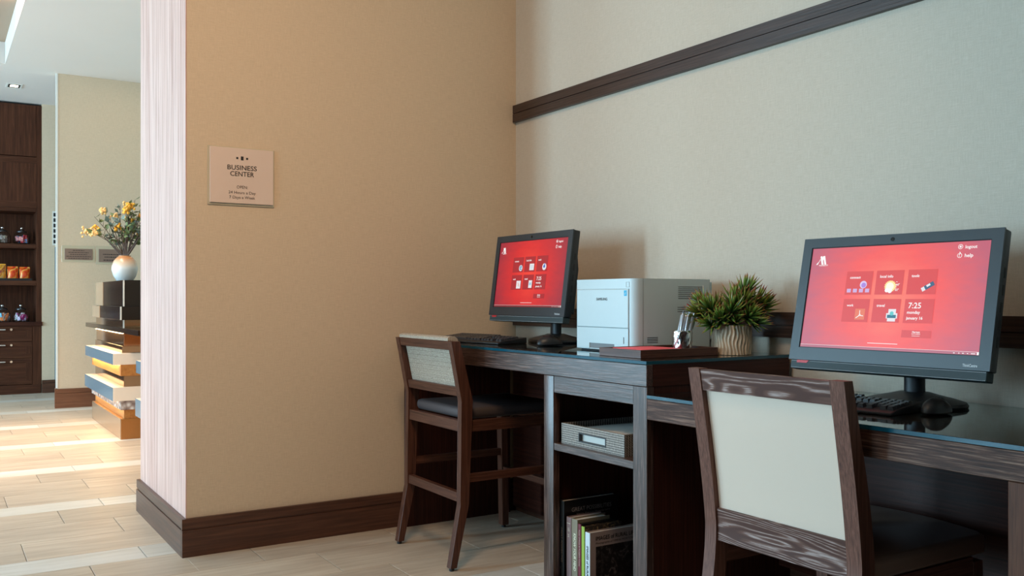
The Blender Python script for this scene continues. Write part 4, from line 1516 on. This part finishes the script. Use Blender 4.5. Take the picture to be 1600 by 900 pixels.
# cream chair
cx0, cx1, cw = 2.033, 2.529, 0.041
ch = thing('side_chair', 'brown wooden chair with cream vinyl back panel, tucked under the lower desk', 'chair', ((cx0 + cx1) / 2, -0.45, 0))
rear = curve_pts([(-0.762, 0.0, 0.032), (-0.726, 0.15, 0.038), (-0.700, 0.30, 0.044), (-0.689, 0.41, 0.046), (-0.692, 0.48, 0.046), (-0.710, 0.62, 0.043), (-0.751, 0.8645, 0.030)])
def rear_y(z):
    for a, c in zip(rear, rear[1:]):
        if a[1] <= z <= c[1]:
            f = (z - a[1]) / (c[1] - a[1])
            return a[0] + f * (c[0] - a[0])
    return rear[-1][0]
for x0 in (cx0, cx1 - cw):
    b = MB()
    stile(b, x0, x0 + cw, rear, 0.0)
    b.build('leg', M['chair_z'], ch, angle=30)
for x0 in (cx0 + 0.004, cx1 - cw - 0.002):
    b = MB()
    b.prism([(x0, -0.235, 0.0), (x0 + 0.038, -0.235, 0.0), (x0 + 0.040, -0.245, 0.385), (x0, -0.245, 0.385)], (0, 0.04, 0))
    b.build('leg', M['chair_z'], ch)
def lean_rail(name, mat, x0, x1, z0, z1, inset, th, parent, n=4, bow=0.0):
    b = MB()
    zs = [z0 + (z1 - z0) * i / n for i in range(n + 1)]
    poly = [(x0, rear_y(z) + inset, z) for z in zs] + [(x0, rear_y(z) + inset + th, z) for z in reversed(zs)]
    b.prism(poly, (x1 - x0, 0, 0))
    return b.build(name, mat, parent, angle=30)
lean_rail('top_rail', M['cath_x'], cx0 + cw + 0.0006, cx1 - cw - 0.0006, 0.807, 0.8625, 0.003, 0.024, ch)
lean_rail('back_rail', M['cath_x'], cx0 + cw + 0.0006, cx1 - cw - 0.0006, 0.402, 0.489, 0.006, 0.028, ch)
lean_rail('back_panel', M['cream_vinyl'], cx0 + cw + 0.001, cx1 - cw - 0.001, 0.4895, 0.8065, 0.016, 0.006, ch, 8)
# padded front of the back
b = MB()
zs = [0.495 + (0.852 - 0.495) * i / 10 for i in range(11)]
poly = [(cx0 + cw + 0.003, rear_y(z) + 0.0285, z) for z in zs] + [(cx0 + cw + 0.003, rear_y(z) + 0.0285 + 0.022 * math.sin(PI * (i + 0.6) / 11.2), z) for i, z in reversed(list(enumerate(zs)))]
b.prism(poly, (cx1 - cx0 - 2 * cw - 0.006, 0, 0))
b.build('back_pad', M['leather'], ch)
for nm, x0, x1, y0, y1 in (('seat_rail', cx0 + 0.045, cx1 - 0.045, -0.232, -0.208),):
    bx(nm, M['chair_x'], ch, x0, x1, y0, y1, 0.335, 0.3985)
for x0 in (cx0 + 0.004, cx1 - 0.030):
    bx('seat_rail', M['chair_y'], ch, x0, x0 + 0.026, -0.645, -0.246, 0.335, 0.3985)
b = MB()
ns = 16
bot, top_ = [], []
outline = [(cx0 + 0.045, -0.645), (cx1 - 0.045, -0.645), (cx1 - 0.002, -0.640)]
outline += [(cx1 - 0.002, -0.19)]
for i in range(1, ns):
    f = i / ns
    outline.append((cx1 - 0.002 - (cx1 - cx0 - 0.004) * f, -0.19 + 0.045 * math.sin(PI * f)))
outline += [(cx0 + 0.002, -0.19), (cx0 + 0.002, -0.640)]
b.prism([(x, y, 0.399) for x, y in outline], (0, 0, 0.050), 0.012, 3)
b.build('seat', M['leather'], ch, angle=60)

# bar stool in the corner
sx0, sx1, sw_ = 0.268, 0.766, 0.031
st = thing('bar_stool', 'dark wood counter stool with speckled cloth back pad, by the corner of the tan wall', 'stool', ((sx0 + sx1) / 2, -0.52, 0))
srear = [(-0.787, 0.012, 0.030), (-0.742, 0.25, 0.037), (-0.736, 0.652, 0.050), (-0.784, 0.884, 0.040)]
def sry(z):
    for a, c in zip(srear, srear[1:]):
        if a[1] <= z <= c[1]:
            f = (z - a[1]) / (c[1] - a[1])
            return a[0] + f * (c[0] - a[0])
    return srear[-1][0]
for x0 in (sx0, sx1 - sw_):
    b = MB()
    stile(b, x0, x0 + sw_, srear, 0.0015)
    lg = b.build('leg', M['stool_z'], st, angle=20)
    b = MB()
    b.lathe([(0.010, 0.0003), (0.010, 0.012)], (x0 + sw_ / 2, -0.772, 0), 12)
    b.build('foot_glide', M['rubber'], lg)
for x0 in (sx0 - 0.006, sx1 - 0.036):
    b = MB()
    b.prism([(x0, -0.262, 0.012), (x0 + 0.036, -0.262, 0.012), (x0 + 0.04, -0.272, 0.575), (x0 - 0.002, -0.272, 0.575)], (0, 0.034, 0), 0.0015)
    lg = b.build('leg', M['stool_z'], st)
    b = MB()
    b.lathe([(0.010, 0.0003), (0.010, 0.012)], (x0 + 0.018, -0.245, 0), 12)
    b.build('foot_glide', M['rubber'], lg)
def srail(name, z0, z1, inset, th):
    b = MB()
    b.prism([(sx0 + sw_ + 0.0005, sry(z0) + inset, z0), (sx0 + sw_ + 0.0005, sry(z1) + inset, z1), (sx0 + sw_ + 0.0005, sry(z1) + inset + th, z1), (sx0 + sw_ + 0.0005, sry(z0) + inset + th, z0)], (sx1 - sx0 - 2 * sw_ - 0.001, 0, 0), 0.001)
    b.build(name, M['stool_x'], st)
srail('top_rail', 0.850, 0.8845, 0.003, 0.022)
srail('back_rail', 0.668, 0.703, 0.004, 0.034)
srail('seat_rail', 0.531, 0.574, 0.005, 0.024)
srail('stretcher', 0.258, 0.294, 0.005, 0.022)
bx('seat_rail', M['stool_x'], st, sx0 + 0.036, sx1 - 0.036, -0.266, -0.244, 0.531, 0.574)
bx('stretcher', M['stool_x'], st, sx0 + 0.034, sx1 - 0.036, -0.262, -0.240, 0.255, 0.282)
for x0 in (sx0 + 0.003, sx1 - 0.029):
    bx('seat_rail', M['stool_y'], st, x0, x0 + 0.024, -0.685, -0.272, 0.531, 0.574)
    bx('stretcher', M['stool_y'], st, x0, x0 + 0.022, -0.702, -0.266, 0.335, 0.365)
# back pad: woven cloth wrapped over the top rail, seen through the frame
b = MB()
pz = [0.7035, 0.74, 0.78, 0.82, 0.86, 0.884]
pad = [(sx0 + sw_ + 0.002, sry(z) + 0.0265 + 0.004 * math.sin(PI * i / 5), z) for i, z in enumerate(pz)]
pad = [(sx0 + sw_ + 0.002, sry(z) + 0.0265, z) for z in pz]
over = [(sx0 + sw_ + 0.002, -0.7805, 0.8850), (sx0 + sw_ + 0.002, -0.7805, 0.896), (sx0 + sw_ + 0.002, -0.770, 0.902), (sx0 + sw_ + 0.002, -0.752, 0.902), (sx0 + sw_ + 0.002, -0.738, 0.894)]
front = [(sx0 + sw_ + 0.002, sry(z) + 0.0525, z) for z in reversed(pz[:-1])]
top_in = [(sx0 + sw_ + 0.002, -0.757, 0.8850)]
b.prism(pad[:-1] + top_in + over + front, (sx1 - sx0 - 2 * sw_ - 0.004, 0, 0))
b.build('back_pad', M['stool_cloth'], st, angle=40)
b = MB()
b.box(sx0 + 0.036, sx1 - 0.036, -0.705, -0.235, 0.5745, 0.619, 0.018, 4)
b.build('seat', M['grey_seat'], st, angle=60)


# ------------------------------------------------------------------ lobby: display pedestals
def pedestal(label, xc, yoff, layers, ydeep, kind):
    t = thing('display_pedestal', label, 'pedestal', (xc, (layers[-1][2] + ydeep) / 2, 0))
    for nm, half, y0, z0, z1, mat in layers:
        bx(nm, M[mat], t, xc - half, xc + half, y0, -0.35 - (1.30 + y0) * 0.0, z0, z1, 0.003)
    return t


XC = -4.155
LAY = [('top_block', 0.677, -1.256, 0.9885, 1.186, 'dark_lacquer'),
       ('block', 0.702, -1.280, 0.8885, 0.988, 'dark_lacquer'),
       ('core_block', 0.677, -1.256, 0.8265, 0.888, 'mirror_bronze'),
       ('shelf', 1.285, -1.262, 0.787, 0.826, 'dark_lacquer'),
       ('core_block', 0.670, -1.255, 0.692, 0.7865, 'mirror_bronze'),
       ('block', 0.664, -1.265, 0.6405, 0.6915, 'mirror_bronze'),
       ('slab', 0.716, -1.338, 0.5555, 0.640, 'cream_slab'),
       ('core_block', 0.720, -1.283, 0.4715, 0.555, 'orange_wood'),
       ('core_block', 0.703, -1.259, 0.3905, 0.471, 'mirror_bronze'),
       ('slab', 0.731, -1.340, 0.288, 0.390, 'cream_slab'),
       ('core_block', 0.730, -1.285, 0.2205, 0.2875, 'crackle'),
       ('core_block', 0.713, -1.258, 0.153, 0.220, 'orange_wood'),
       ('base_block', 0.717, -1.283, 0.0003, 0.1525, 'base_block')]
def build_ped(label, xc, cut=None):
    t = thing('display_pedestal', label, 'pedestal', (xc, -0.85, 0))
    for nm, half, y0, z0, z1, mat in LAY:
        if cut and nm in ('shelf',):
            continue
        if cut:
            half = min(half, 0.72)
        o = bx(nm, M[mat], t, xc - half, xc + half, y0 + 0.003, -0.40, z0, z1, 0.001)
        fm = {'slab': 'blue_reflection_face', 'base_block': 'bronze_face'}.get(nm)
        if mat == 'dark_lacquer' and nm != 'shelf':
            bx('wall_reflection', M['wall_reflection_tan'], o, xc - half, xc - half * 0.42, y0 - 0.004, y0 - 0.0002, z0 + 0.001, z1 - 0.001)  # panel coloured as the reflected wall
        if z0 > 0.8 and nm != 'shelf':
            bx('highlight_strip', M['edge_highlight'], o, xc + half - 0.004, xc + half + 0.0045, y0 - 0.004, y0 + 0.006, z0 + 0.0005, z1 - 0.0005)  # strip added as a painted glint down the corner
        bx('front_face', M[fm or mat], o, xc - half, xc + half - (0.003 if fm else 0), y0, y0 + 0.0028, z0 + 0.001, z1 - 0.001)
    for (z, y0, half) in ((0.5515, -1.31, 0.66), (0.7835, -1.259, 0.66), (0.2195, -1.272, 0.66)):
        b = MB()
        b.box(xc - half, xc + half, y0 - 0.006, y0 + 0.006, z, z + 0.003)
        b.build('light_strip', M['led'], t)
    return t


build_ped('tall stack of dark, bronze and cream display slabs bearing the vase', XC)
# LED glow under the slabs of that pedestal
area('pedestal_led_light', (XC, -1.312, 0.551), (0, 0.8, -1), 1.3, 0.02, 3.5, (1.0, 0.62, 0.24))
area('pedestal_led_light', (XC, -1.275, 0.783), (0, 0.3, -1), 1.3, 0.02, 3.0, (1.0, 0.66, 0.30))
area('pedestal_led_light', (XC, -1.302, 0.284), (0, 0.4, -1), 1.3, 0.02, 0.8, (1.0, 0.62, 0.24))
p2 = thing('display_pedestal', 'nearer stacked slab pedestal mostly hidden behind the pillar edge', 'pedestal', (-1.8, -0.85, 0))
for nm, x0, y0, z0, z1, mat in (('slab', -2.518, -1.338, 0.562, 0.643, 'cream_slab'), ('core_block', -2.36, -1.20, 0.3955, 0.5615, 'orange_wood'), ('slab', -2.532, -1.340, 0.280, 0.395, 'cream_slab'), ('core_block', -2.36, -1.20, 0.1505, 0.2795, 'orange_wood'), ('base_block', -2.36, -1.20, 0.0003, 0.150, 'base_block'), ('core_block', -2.36, -1.20, 0.6435, 0.80, 'orange_wood')):
    o = bx(nm, M[mat], p2, x0, -1.10, y0 + 0.003, -0.40, z0, z1, 0.001)
    bx('front_face', M['blue_reflection_face' if nm == 'slab' else mat], o, x0, -1.10, y0, y0 + 0.0028, z0 + 0.001, z1 - 0.001)

# vase with branches
VX, VY, VZ = -4.19, -1.13, 1.1863
b = MB()
b.lathe([(0.0, 0.0), (0.050, 0.0), (0.062, 0.006), (0.086, 0.045), (0.1005, 0.095), (0.099, 0.125), (0.085, 0.168), (0.062, 0.196), (0.048, 0.207), (0.049, 0.213), (0.043, 0.213), (0.042, 0.200), (0.06, 0.17), (0.0, 0.15)], (VX, VY, VZ), 48, closed=True)
tag(b.build('vase', M['vase']), 'round ombre vase, tan above white, on the pedestal top', 'vase')
bq = thing('flowering_branches', 'bouquet of yellow-berried branches with green leaves in the ombre vase', 'branches', (VX, VY, VZ + 0.19))
rndb = random.Random(5)
LR = Vector((0.5348, 0.845, 0))
LF = Vector((0.845, -0.5348, 0))
targets = [(-0.31, 0.225, 1), (-0.205, 0.20, 1), (-0.17, 0.40, 1), (-0.195, 0.345, 0), (-0.115, 0.36, 1), (-0.02, 0.37, 0), (0.02, 0.455, 1), (0.055, 0.405, 1), (0.045, 0.33, 1), (0.125, 0.355, 1), (0.16, 0.43, 0), (0.20, 0.33, 1), (0.22, 0.24, 0), (0.10, 0.20, 1), (-0.06, 0.47, 0), (0.11, 0.50, 0), (-0.055, 0.26, 1), (0.0, 0.25, 1), (0.27, 0.38, 1), (0.25, 0.45, 0), (-0.09, 0.41, 0), (0.08, 0.44, 1), (0.14, 0.28, 0), (-0.13, 0.30, 0), (0.05, 0.27, 0), (0.19, 0.39, 1), (-0.24, 0.24, 1)]
blooms = MB()
for i, (dx, dz, fl_) in enumerate(targets):
    base = Vector((VX, VY, VZ + 0.16)) + LR * dx * 0.06
    dep = rndb.uniform(-0.12, 0.12)
    top = Vector((VX, VY, VZ + 0.205 + dz * 0.92)) + LR * dx + LF * dep
    neck = Vector((VX, VY, VZ + 0.215)) + LR * dx * 0.11
    mid = neck.lerp(top, 0.5) + Vector((rndb.uniform(-.015, .015), rndb.uniform(-.015, .015), 0.02 + rndb.uniform(0, 0.03)))
    b = MB()
    b.tube([base, neck, mid, top], [0.0045, 0.0045, 0.0035, 0.0018], 6)
    for k in range(3):
        f = rndb.uniform(0.25, 0.9)
        s = neck.lerp(mid, f * 2) if f < 0.5 else mid.lerp(top, f * 2 - 1)
        e = s + LR * rndb.uniform(-0.06, 0.06) + LF * rndb.uniform(-0.05, 0.05) + Vector((0, 0, rndb.uniform(0.02, 0.07)))
        b.tube([s, s.lerp(e, 0.5) + Vector((0, 0, 0.008)), e], [0.0022, 0.002, 0.0012], 5)
    b.build('branch', M['bark'], bq)
    # leaves along the branch
    lf = MB()
    for k in range(7):
        f = 0.3 + 0.68 * k / 6 + rndb.uniform(-.05, .05)
        s = neck.lerp(mid, f * 2) if f < 0.5 else mid.lerp(top, min(1, f * 2 - 1))
        d = (LR * rndb.uniform(-1, 1) + LF * rndb.uniform(-1, 1) + Vector((0, 0, rndb.uniform(-0.1, 0.9)))).normalized()
        L = rndb.uniform(0.045, 0.08)
        sd = d.orthogonal().normalized()
        sd = (sd * math.cos(k * 1.7) + d.cross(sd) * math.sin(k * 1.7)).normalized()
        up_ = d.cross(sd) * 0.005
        v0, v3 = lf.bm.verts.new(s), lf.bm.verts.new(s + d * L)
        v1 = lf.bm.verts.new(s + d * L * 0.45 + sd * L * 0.27)
        v2 = lf.bm.verts.new(s + d * L * 0.45 - sd * L * 0.27)
        vm = lf.bm.verts.new(s + d * L * 0.5 - up_)
        for tri_ in ((v0, v1, vm), (v0, vm, v2), (v1, v3, vm), (vm, v3, v2)):
            lf.bm.faces.new(tri_)
    lf.build('leaves', M['leaf_grey'] if i % 3 == 2 else M['leaf'], bq, normals=False)
    if fl_:
        b = MB()
        for k in range(16):
            o_ = Vector((rndb.gauss(0, 0.017), rndb.gauss(0, 0.017), rndb.gauss(0, 0.015)))
            b.ball(top + o_, rndb.uniform(0.009, 0.0145), 1)
        b.build('flower_cluster', M['blossom_pale'] if i in (0, 1, 2, 4, 6) else M['blossom'], bq)

# ------------------------------------------------------------------ lobby: plaques, cabinet, snacks
def plaque(label, y0, y1, z0, z1, lines):
    t = thing('wall_plaque', label, 'plaque', (FX, (y0 + y1) / 2, z0))
    bx('backing', M['sign_clear'], t, FX + 0.0005, FX + 0.005, y0 - 0.024, y1 + 0.024, z0 - 0.022, z1 + 0.030, 0.001)
    pp = bx('plate', M['plaque'], t, FX + 0.005, FX + 0.012, y0, y1, z0, z1, 0.001)
    b = MB()
    f = frame((FX + 0.012, (y0 + y1) / 2, (z0 + z1) / 2), (0, 1, 0), (0, 0, 1))
    for (yc, w, hh) in lines:
        x = -w / 2
        r_ = random.Random(int(1000 * yc + 500))
        while x < w / 2 - 0.006:
            l_ = r_.uniform(0.008, 0.024)
            quad(b, f, x, min(x + l_, w / 2), yc - hh / 2, yc + hh / 2, 0.0006)
            x += l_ + 0.004
    b.build('lettering', M['plaque_ink'], pp, smooth=False, normals=False)['kind'] = 'stuff'


plaque('left bronze plaque with five lines of text on the lobby wall', -1.394, -1.148, 1.421, 1.527, [(0.036, 0.10, 0.006), (0.017, 0.18, 0.006), (-0.002, 0.15, 0.006), (-0.021, 0.215, 0.006), (-0.040, 0.18, 0.006)])
plaque('right bronze plaque half hidden behind the vase on the lobby wall', -1.093, -0.847, 1.404, 1.530, [(0.012, 0.17, 0.010), (-0.014, 0.14, 0.010), (-0.044, 0.16, 0.010)])

CX, CY0, CY1 = -7.5, -2.75, -1.442
cbx = thing('display_cabinet', 'tall dark wood snack cabinet with shelves, doors and drawers at the far left', 'cabinet', (CX - 0.2, (CY0 + CY1) / 2, 0))
bx('carcass_side', M['cab_z'], cbx, CX - 0.45, CX, -1.492, CY1, 0.7905, 3.178)
bx('carcass_side', M['cab_z'], cbx, CX - 0.45, CX, CY0, CY0 + 0.05, 0.7905, 3.178)
bx('back_panel', M['cab_z'], cbx, CX - 0.47, CX - 0.451, CY0, CY1, 0.10, 3.178)
bx('top_panel', M['cab_z'], cbx, CX - 0.03, CX - 0.004, CY0 + 0.051, -1.493, 2.612, 3.178, 0.002)
dr = bx('door', M['cab_z'], cbx, CX - 0.03, CX - 0.006, CY0 + 0.051, -1.493, 2.045, 2.604, 0.002)
for z0, z1, y0, y1 in ((2.045, 2.115, CY0 + 0.051, -1.493), (2.535, 2.604, CY0 + 0.051, -1.493)):
    bx('door_rail', M['cab_y'], dr, CX - 0.0058, CX - 0.001, y0, y1, z0, z1)
bx('door_stile', M['cab_z'], dr, CX - 0.0058, CX - 0.001, -1.563, -1.493, 2.1155, 2.5345)
for z0, z1 in ((2.005, 2.043), (1.600, 1.648), (1.192, 1.244)):
    bx('shelf', M['cab_y'], cbx, CX - 0.45, CX - 0.012, CY0 + 0.051, -1.493, z0, z1)
bx('countertop', M['dark_y'], cbx, CX - 0.45, CX + 0.02, CY0 - 0.01, CY1 + 0.006, 0.745, 0.790, 0.003)
bx('lower_carcass', M['cab_z'], cbx, CX - 0.45, CX - 0.03, CY0, CY1, 0.100, 0.7445)
bx('stile', M['cab_z'], cbx, CX - 0.0295, CX, -1.533, CY1 - 0.002, 0.100, 0.7445)
bx('toe_kick', M['cab_y'], cbx, CX - 0.45, CX + 0.004, CY0, CY1 - 0.008, 0.0003, 0.0995)
for z0, z1 in ((0.577, 0.7425), (0.396, 0.572), (0.106, 0.391)):
    d_ = bx('drawer', M['cab_y'], cbx, CX - 0.0295, CX - 0.005, -2.10, -1.5365, z0, z1, 0.002)
    for a, c, y0, y1 in ((z0, z0 + 0.045, -2.10, -1.5365), (z1 - 0.045, z1, -2.10, -1.5365)):
        bx('drawer_rail', M['cab_y'], d_, CX - 0.0048, CX, y0, y1, a, c)
    bx('drawer_stile', M['cab_z'], d_, CX - 0.0048, CX, -1.595, -1.5365, z0 + 0.0455, z1 - 0.0455)
    b = MB()
    hz_ = z1 - 0.034
    b.tube([(CX + 0.03, -2.06, hz_), (CX + 0.03, -1.795, hz_)], 0.008, 8)
    b.tube([(CX, -2.03, hz_), (CX + 0.03, -2.03, hz_)], 0.006, 8)
    b.tube([(CX, -1.82, hz_), (CX + 0.03, -1.82, hz_)], 0.006, 8)
    b.build('handle', M['chrome'], d_)
    b = MB()
    b.tube([(CX, -1.738, hz_), (CX + 0.014, -1.738, hz_)], 0.0125, 12)
    b.build('lock', M['chrome'], d_)
bx('drawer', M['cab_y'], cbx, CX - 0.0295, CX - 0.005, CY0 + 0.02, -2.105, 0.106, 0.7425, 0.002)


def jar(label, y, z, xx, cols, h=0.20, r=0.082):
    t = thing('candy_jar', label, 'jar', (xx, y, z), 0, 'candy jars in the snack cabinet')
    b = MB()
    b.lathe([(0.0, 0.0), (r * 0.9, 0.0), (r, 0.012), (r, 0.085), (r * 0.86, 0.115), (r * 0.62, 0.132), (r * 0.58, 0.132), (r * 0.82, 0.112), (r * 0.95, 0.083), (r * 0.95, 0.014), (r * 0.85, 0.005), (0, 0.005)], (xx, y, z + 0.0003), 24, closed=True)
    b.build('glass_body', M['jar_glass'], t)
    b = MB()
    b.lathe([(r * 0.64, 0.1325), (r * 0.64, 0.143), (r * 0.30, 0.158), (0.0, 0.16)], (xx, y, z), 20)
    ld_ = b.build('lid', M['lid'], t)
    b = MB()
    b.ball((xx, y, z + 0.178), 0.018, 2)
    b.build('knob', M['chrome'], ld_)
    r_ = random.Random(int(abs(y) * 1000 + z * 77))
    for ci, c in enumerate(cols):
        b = MB()
        for k in range(9):
            a = r_.uniform(0, 2 * PI)
            rr = r_.uniform(0.3, 0.72) * r
            p = Matrix.Translation((xx + rr * math.cos(a), y + rr * math.sin(a), z + r_.uniform(0.030, 0.080))) @ Matrix.Rotation(r_.uniform(-0.5, 0.5), 4, 'X') @ Matrix.Rotation(a, 4, 'Z')
            b.box(-0.006, 0.006, -0.014, 0.014, -0.022, 0.022, mat=p)
        o = b.build('candy', c, t, smooth=False)
        o['kind'] = 'stuff'


def candy(name, r_, g_, b_):
    k = 'candy_' + name
    if k not in M:
        M[k] = plain('candy_' + name, S(r_, g_, b_), 0.4, var=0.15, scale=60)
    return M[k]


jx = CX - 0.16
jar('candy jar of red sweets at the right of the upper shelf', -1.625, 1.648, jx, [candy('red', 214, 52, 66), candy('pink', 236, 150, 150), candy('blue', 60, 150, 220)])
jar('candy jar of grey wrappers at the left of the upper shelf', -1.815, 1.648, jx, [candy('grey', 140, 120, 112), candy('tan', 190, 170, 150)])
jar('candy jar of magenta sweets at the right of the cabinet counter', -1.635, 0.790, jx + 0.02, [candy('magenta', 196, 50, 140), candy('lilac', 214, 190, 220), candy('white', 232, 232, 240)])
jar('candy jar of orange and white sweets at the left of the cabinet counter', -1.815, 0.790, jx + 0.02, [candy('orange', 240, 130, 60), candy('white', 232, 232, 240), candy('sky', 120, 190, 220)])


def snack_print(name, c1, c2, c3):
    m, nt, b = new_mat(name)
    tc = nt.nodes.new('ShaderNodeTexCoord')
    no = nt.nodes.new('ShaderNodeTexNoise')
    no.inputs['Scale'].default_value = 12
    no.inputs['Distortion'].default_value = 1.2
    nt.links.new(tc.outputs['Object'], no.inputs['Vector'])
    r = ramp(nt, no.outputs['Fac'], [(0.36, c1), (0.5, c2), (0.62, c3)])
    nt.links.new(r.outputs[0], b.inputs['Base Color'])
    b.inputs['Roughness'].default_value = 0.35
    return m


sn_o = snack_print('snack_orange', S(206, 44, 24), S(236, 104, 24), S(250, 214, 110))
sn_y = snack_print('snack_yellow', S(150, 60, 60), S(246, 176, 40), S(130, 150, 170))
tr_ = thing('snack_tray', 'black shallow snack tray on the middle cabinet shelf', 'tray', (CX - 0.13, -1.77, 1.2443))
bx('tray_floor', M['rubber'], tr_, CX - 0.25, CX - 0.02, -2.0, -1.535, 1.2443, 1.250)
bx('tray_side', M['rubber'], tr_, CX - 0.025, CX - 0.02, -2.0, -1.535, 1.250, 1.268)
bx('tray_side', M['rubber'], tr_, CX - 0.25, CX - 0.0255, -1.54, -1.535, 1.250, 1.268)


def bag(label, y0, y1, h, mat):
    t = thing('snack_bag', label, 'snack bag', (CX - 0.12, (y0 + y1) / 2, 1.2503), 0, 'snack bags in the tray')
    b = MB()
    nx, nz = 8, 10
    yc, w = (y0 + y1) / 2, (y1 - y0)
    def pt(i, k, s):
        u, v = i / nx, k / nz
        bulge = 0.032 * (math.sin(PI * u) * math.sin(PI * v)) ** 0.5
        zz = 1.2505 + h * v
        return (CX - 0.105 - 0.02 * v + s * (bulge + 0.0012), yc + (u - 0.5) * w * (1 - 0.06 * math.sin(PI * v)), zz)
    for s in (1, -1):
        g = [[b.bm.verts.new(pt(i, k, s)) for i in range(nx + 1)] for k in range(nz + 1)]
        for k in range(nz):
            for i in range(nx):
                b.bm.faces.new((g[k][i], g[k][i + 1], g[k + 1][i + 1], g[k + 1][i]))
    bmesh.ops.remove_doubles(b.bm, verts=b.bm.verts[:], dist=0.003)
    b.build('pouch', mat, t)
    bx('top_seal', mat, t, CX - 0.1265, CX - 0.1235, y0 + 0.004, y1 - 0.004, 1.2505 + h, 1.2505 + h + 0.012)


bag('orange snack bag at the right of the black tray', -1.655, -1.545, 0.135, sn_o)
bag('orange snack bag in the middle of the black tray', -1.772, -1.661, 0.138, sn_o)
bag('yellow snack bag at the left of the black tray', -1.915, -1.778, 0.165, sn_y)

# door edge and narrow sign at the recess, seen past the wall end
struct(bx('door_1', M['seam'], None, -7.4995, -7.478, -1.312, -1.02, 0.146, 1.62))
ns_ = thing('notice_sign', 'narrow dark notice on the recess wall, peeking past the wall end', 'sign', (-7.5, -1.2, 1.64))
bx('panel', M['trim_white'], ns_, -7.4995, -7.492, -1.335, -1.10, 1.64, 2.02)
b = MB()
for z in (1.66, 1.72, 1.78, 1.84, 1.90, 1.96):
    b.box(-7.4918, -7.4905, -1.325, -1.12, z, z + 0.04)
b.build('print', M['black_ink'], ns_)

# recessed square downlight
dl = thing('downlight', 'small square recessed downlight in the lobby ceiling', 'lamp', (-6.66, -1.765, CEIL))
b = MB()
for x0, x1, y0, y1 in ((-6.76, -6.56, -1.835, -1.82), (-6.76, -6.56, -1.71, -1.695), (-6.76, -6.745, -1.82, -1.71), (-6.575, -6.56, -1.82, -1.71)):
    b.box(x0, x1, y0, y1, CEIL - 0.006, CEIL - 0.0003)
b.build('trim_ring', M['trim_white'], dl)
bx('reflector', M['rubber'], dl, -6.744, -6.576, -1.819, -1.711, CEIL - 0.003, CEIL - 0.0003)
bx('lens', M['lamp'], dl, -6.70, -6.62, -1.80, -1.73, CEIL - 0.005, CEIL - 0.0031)
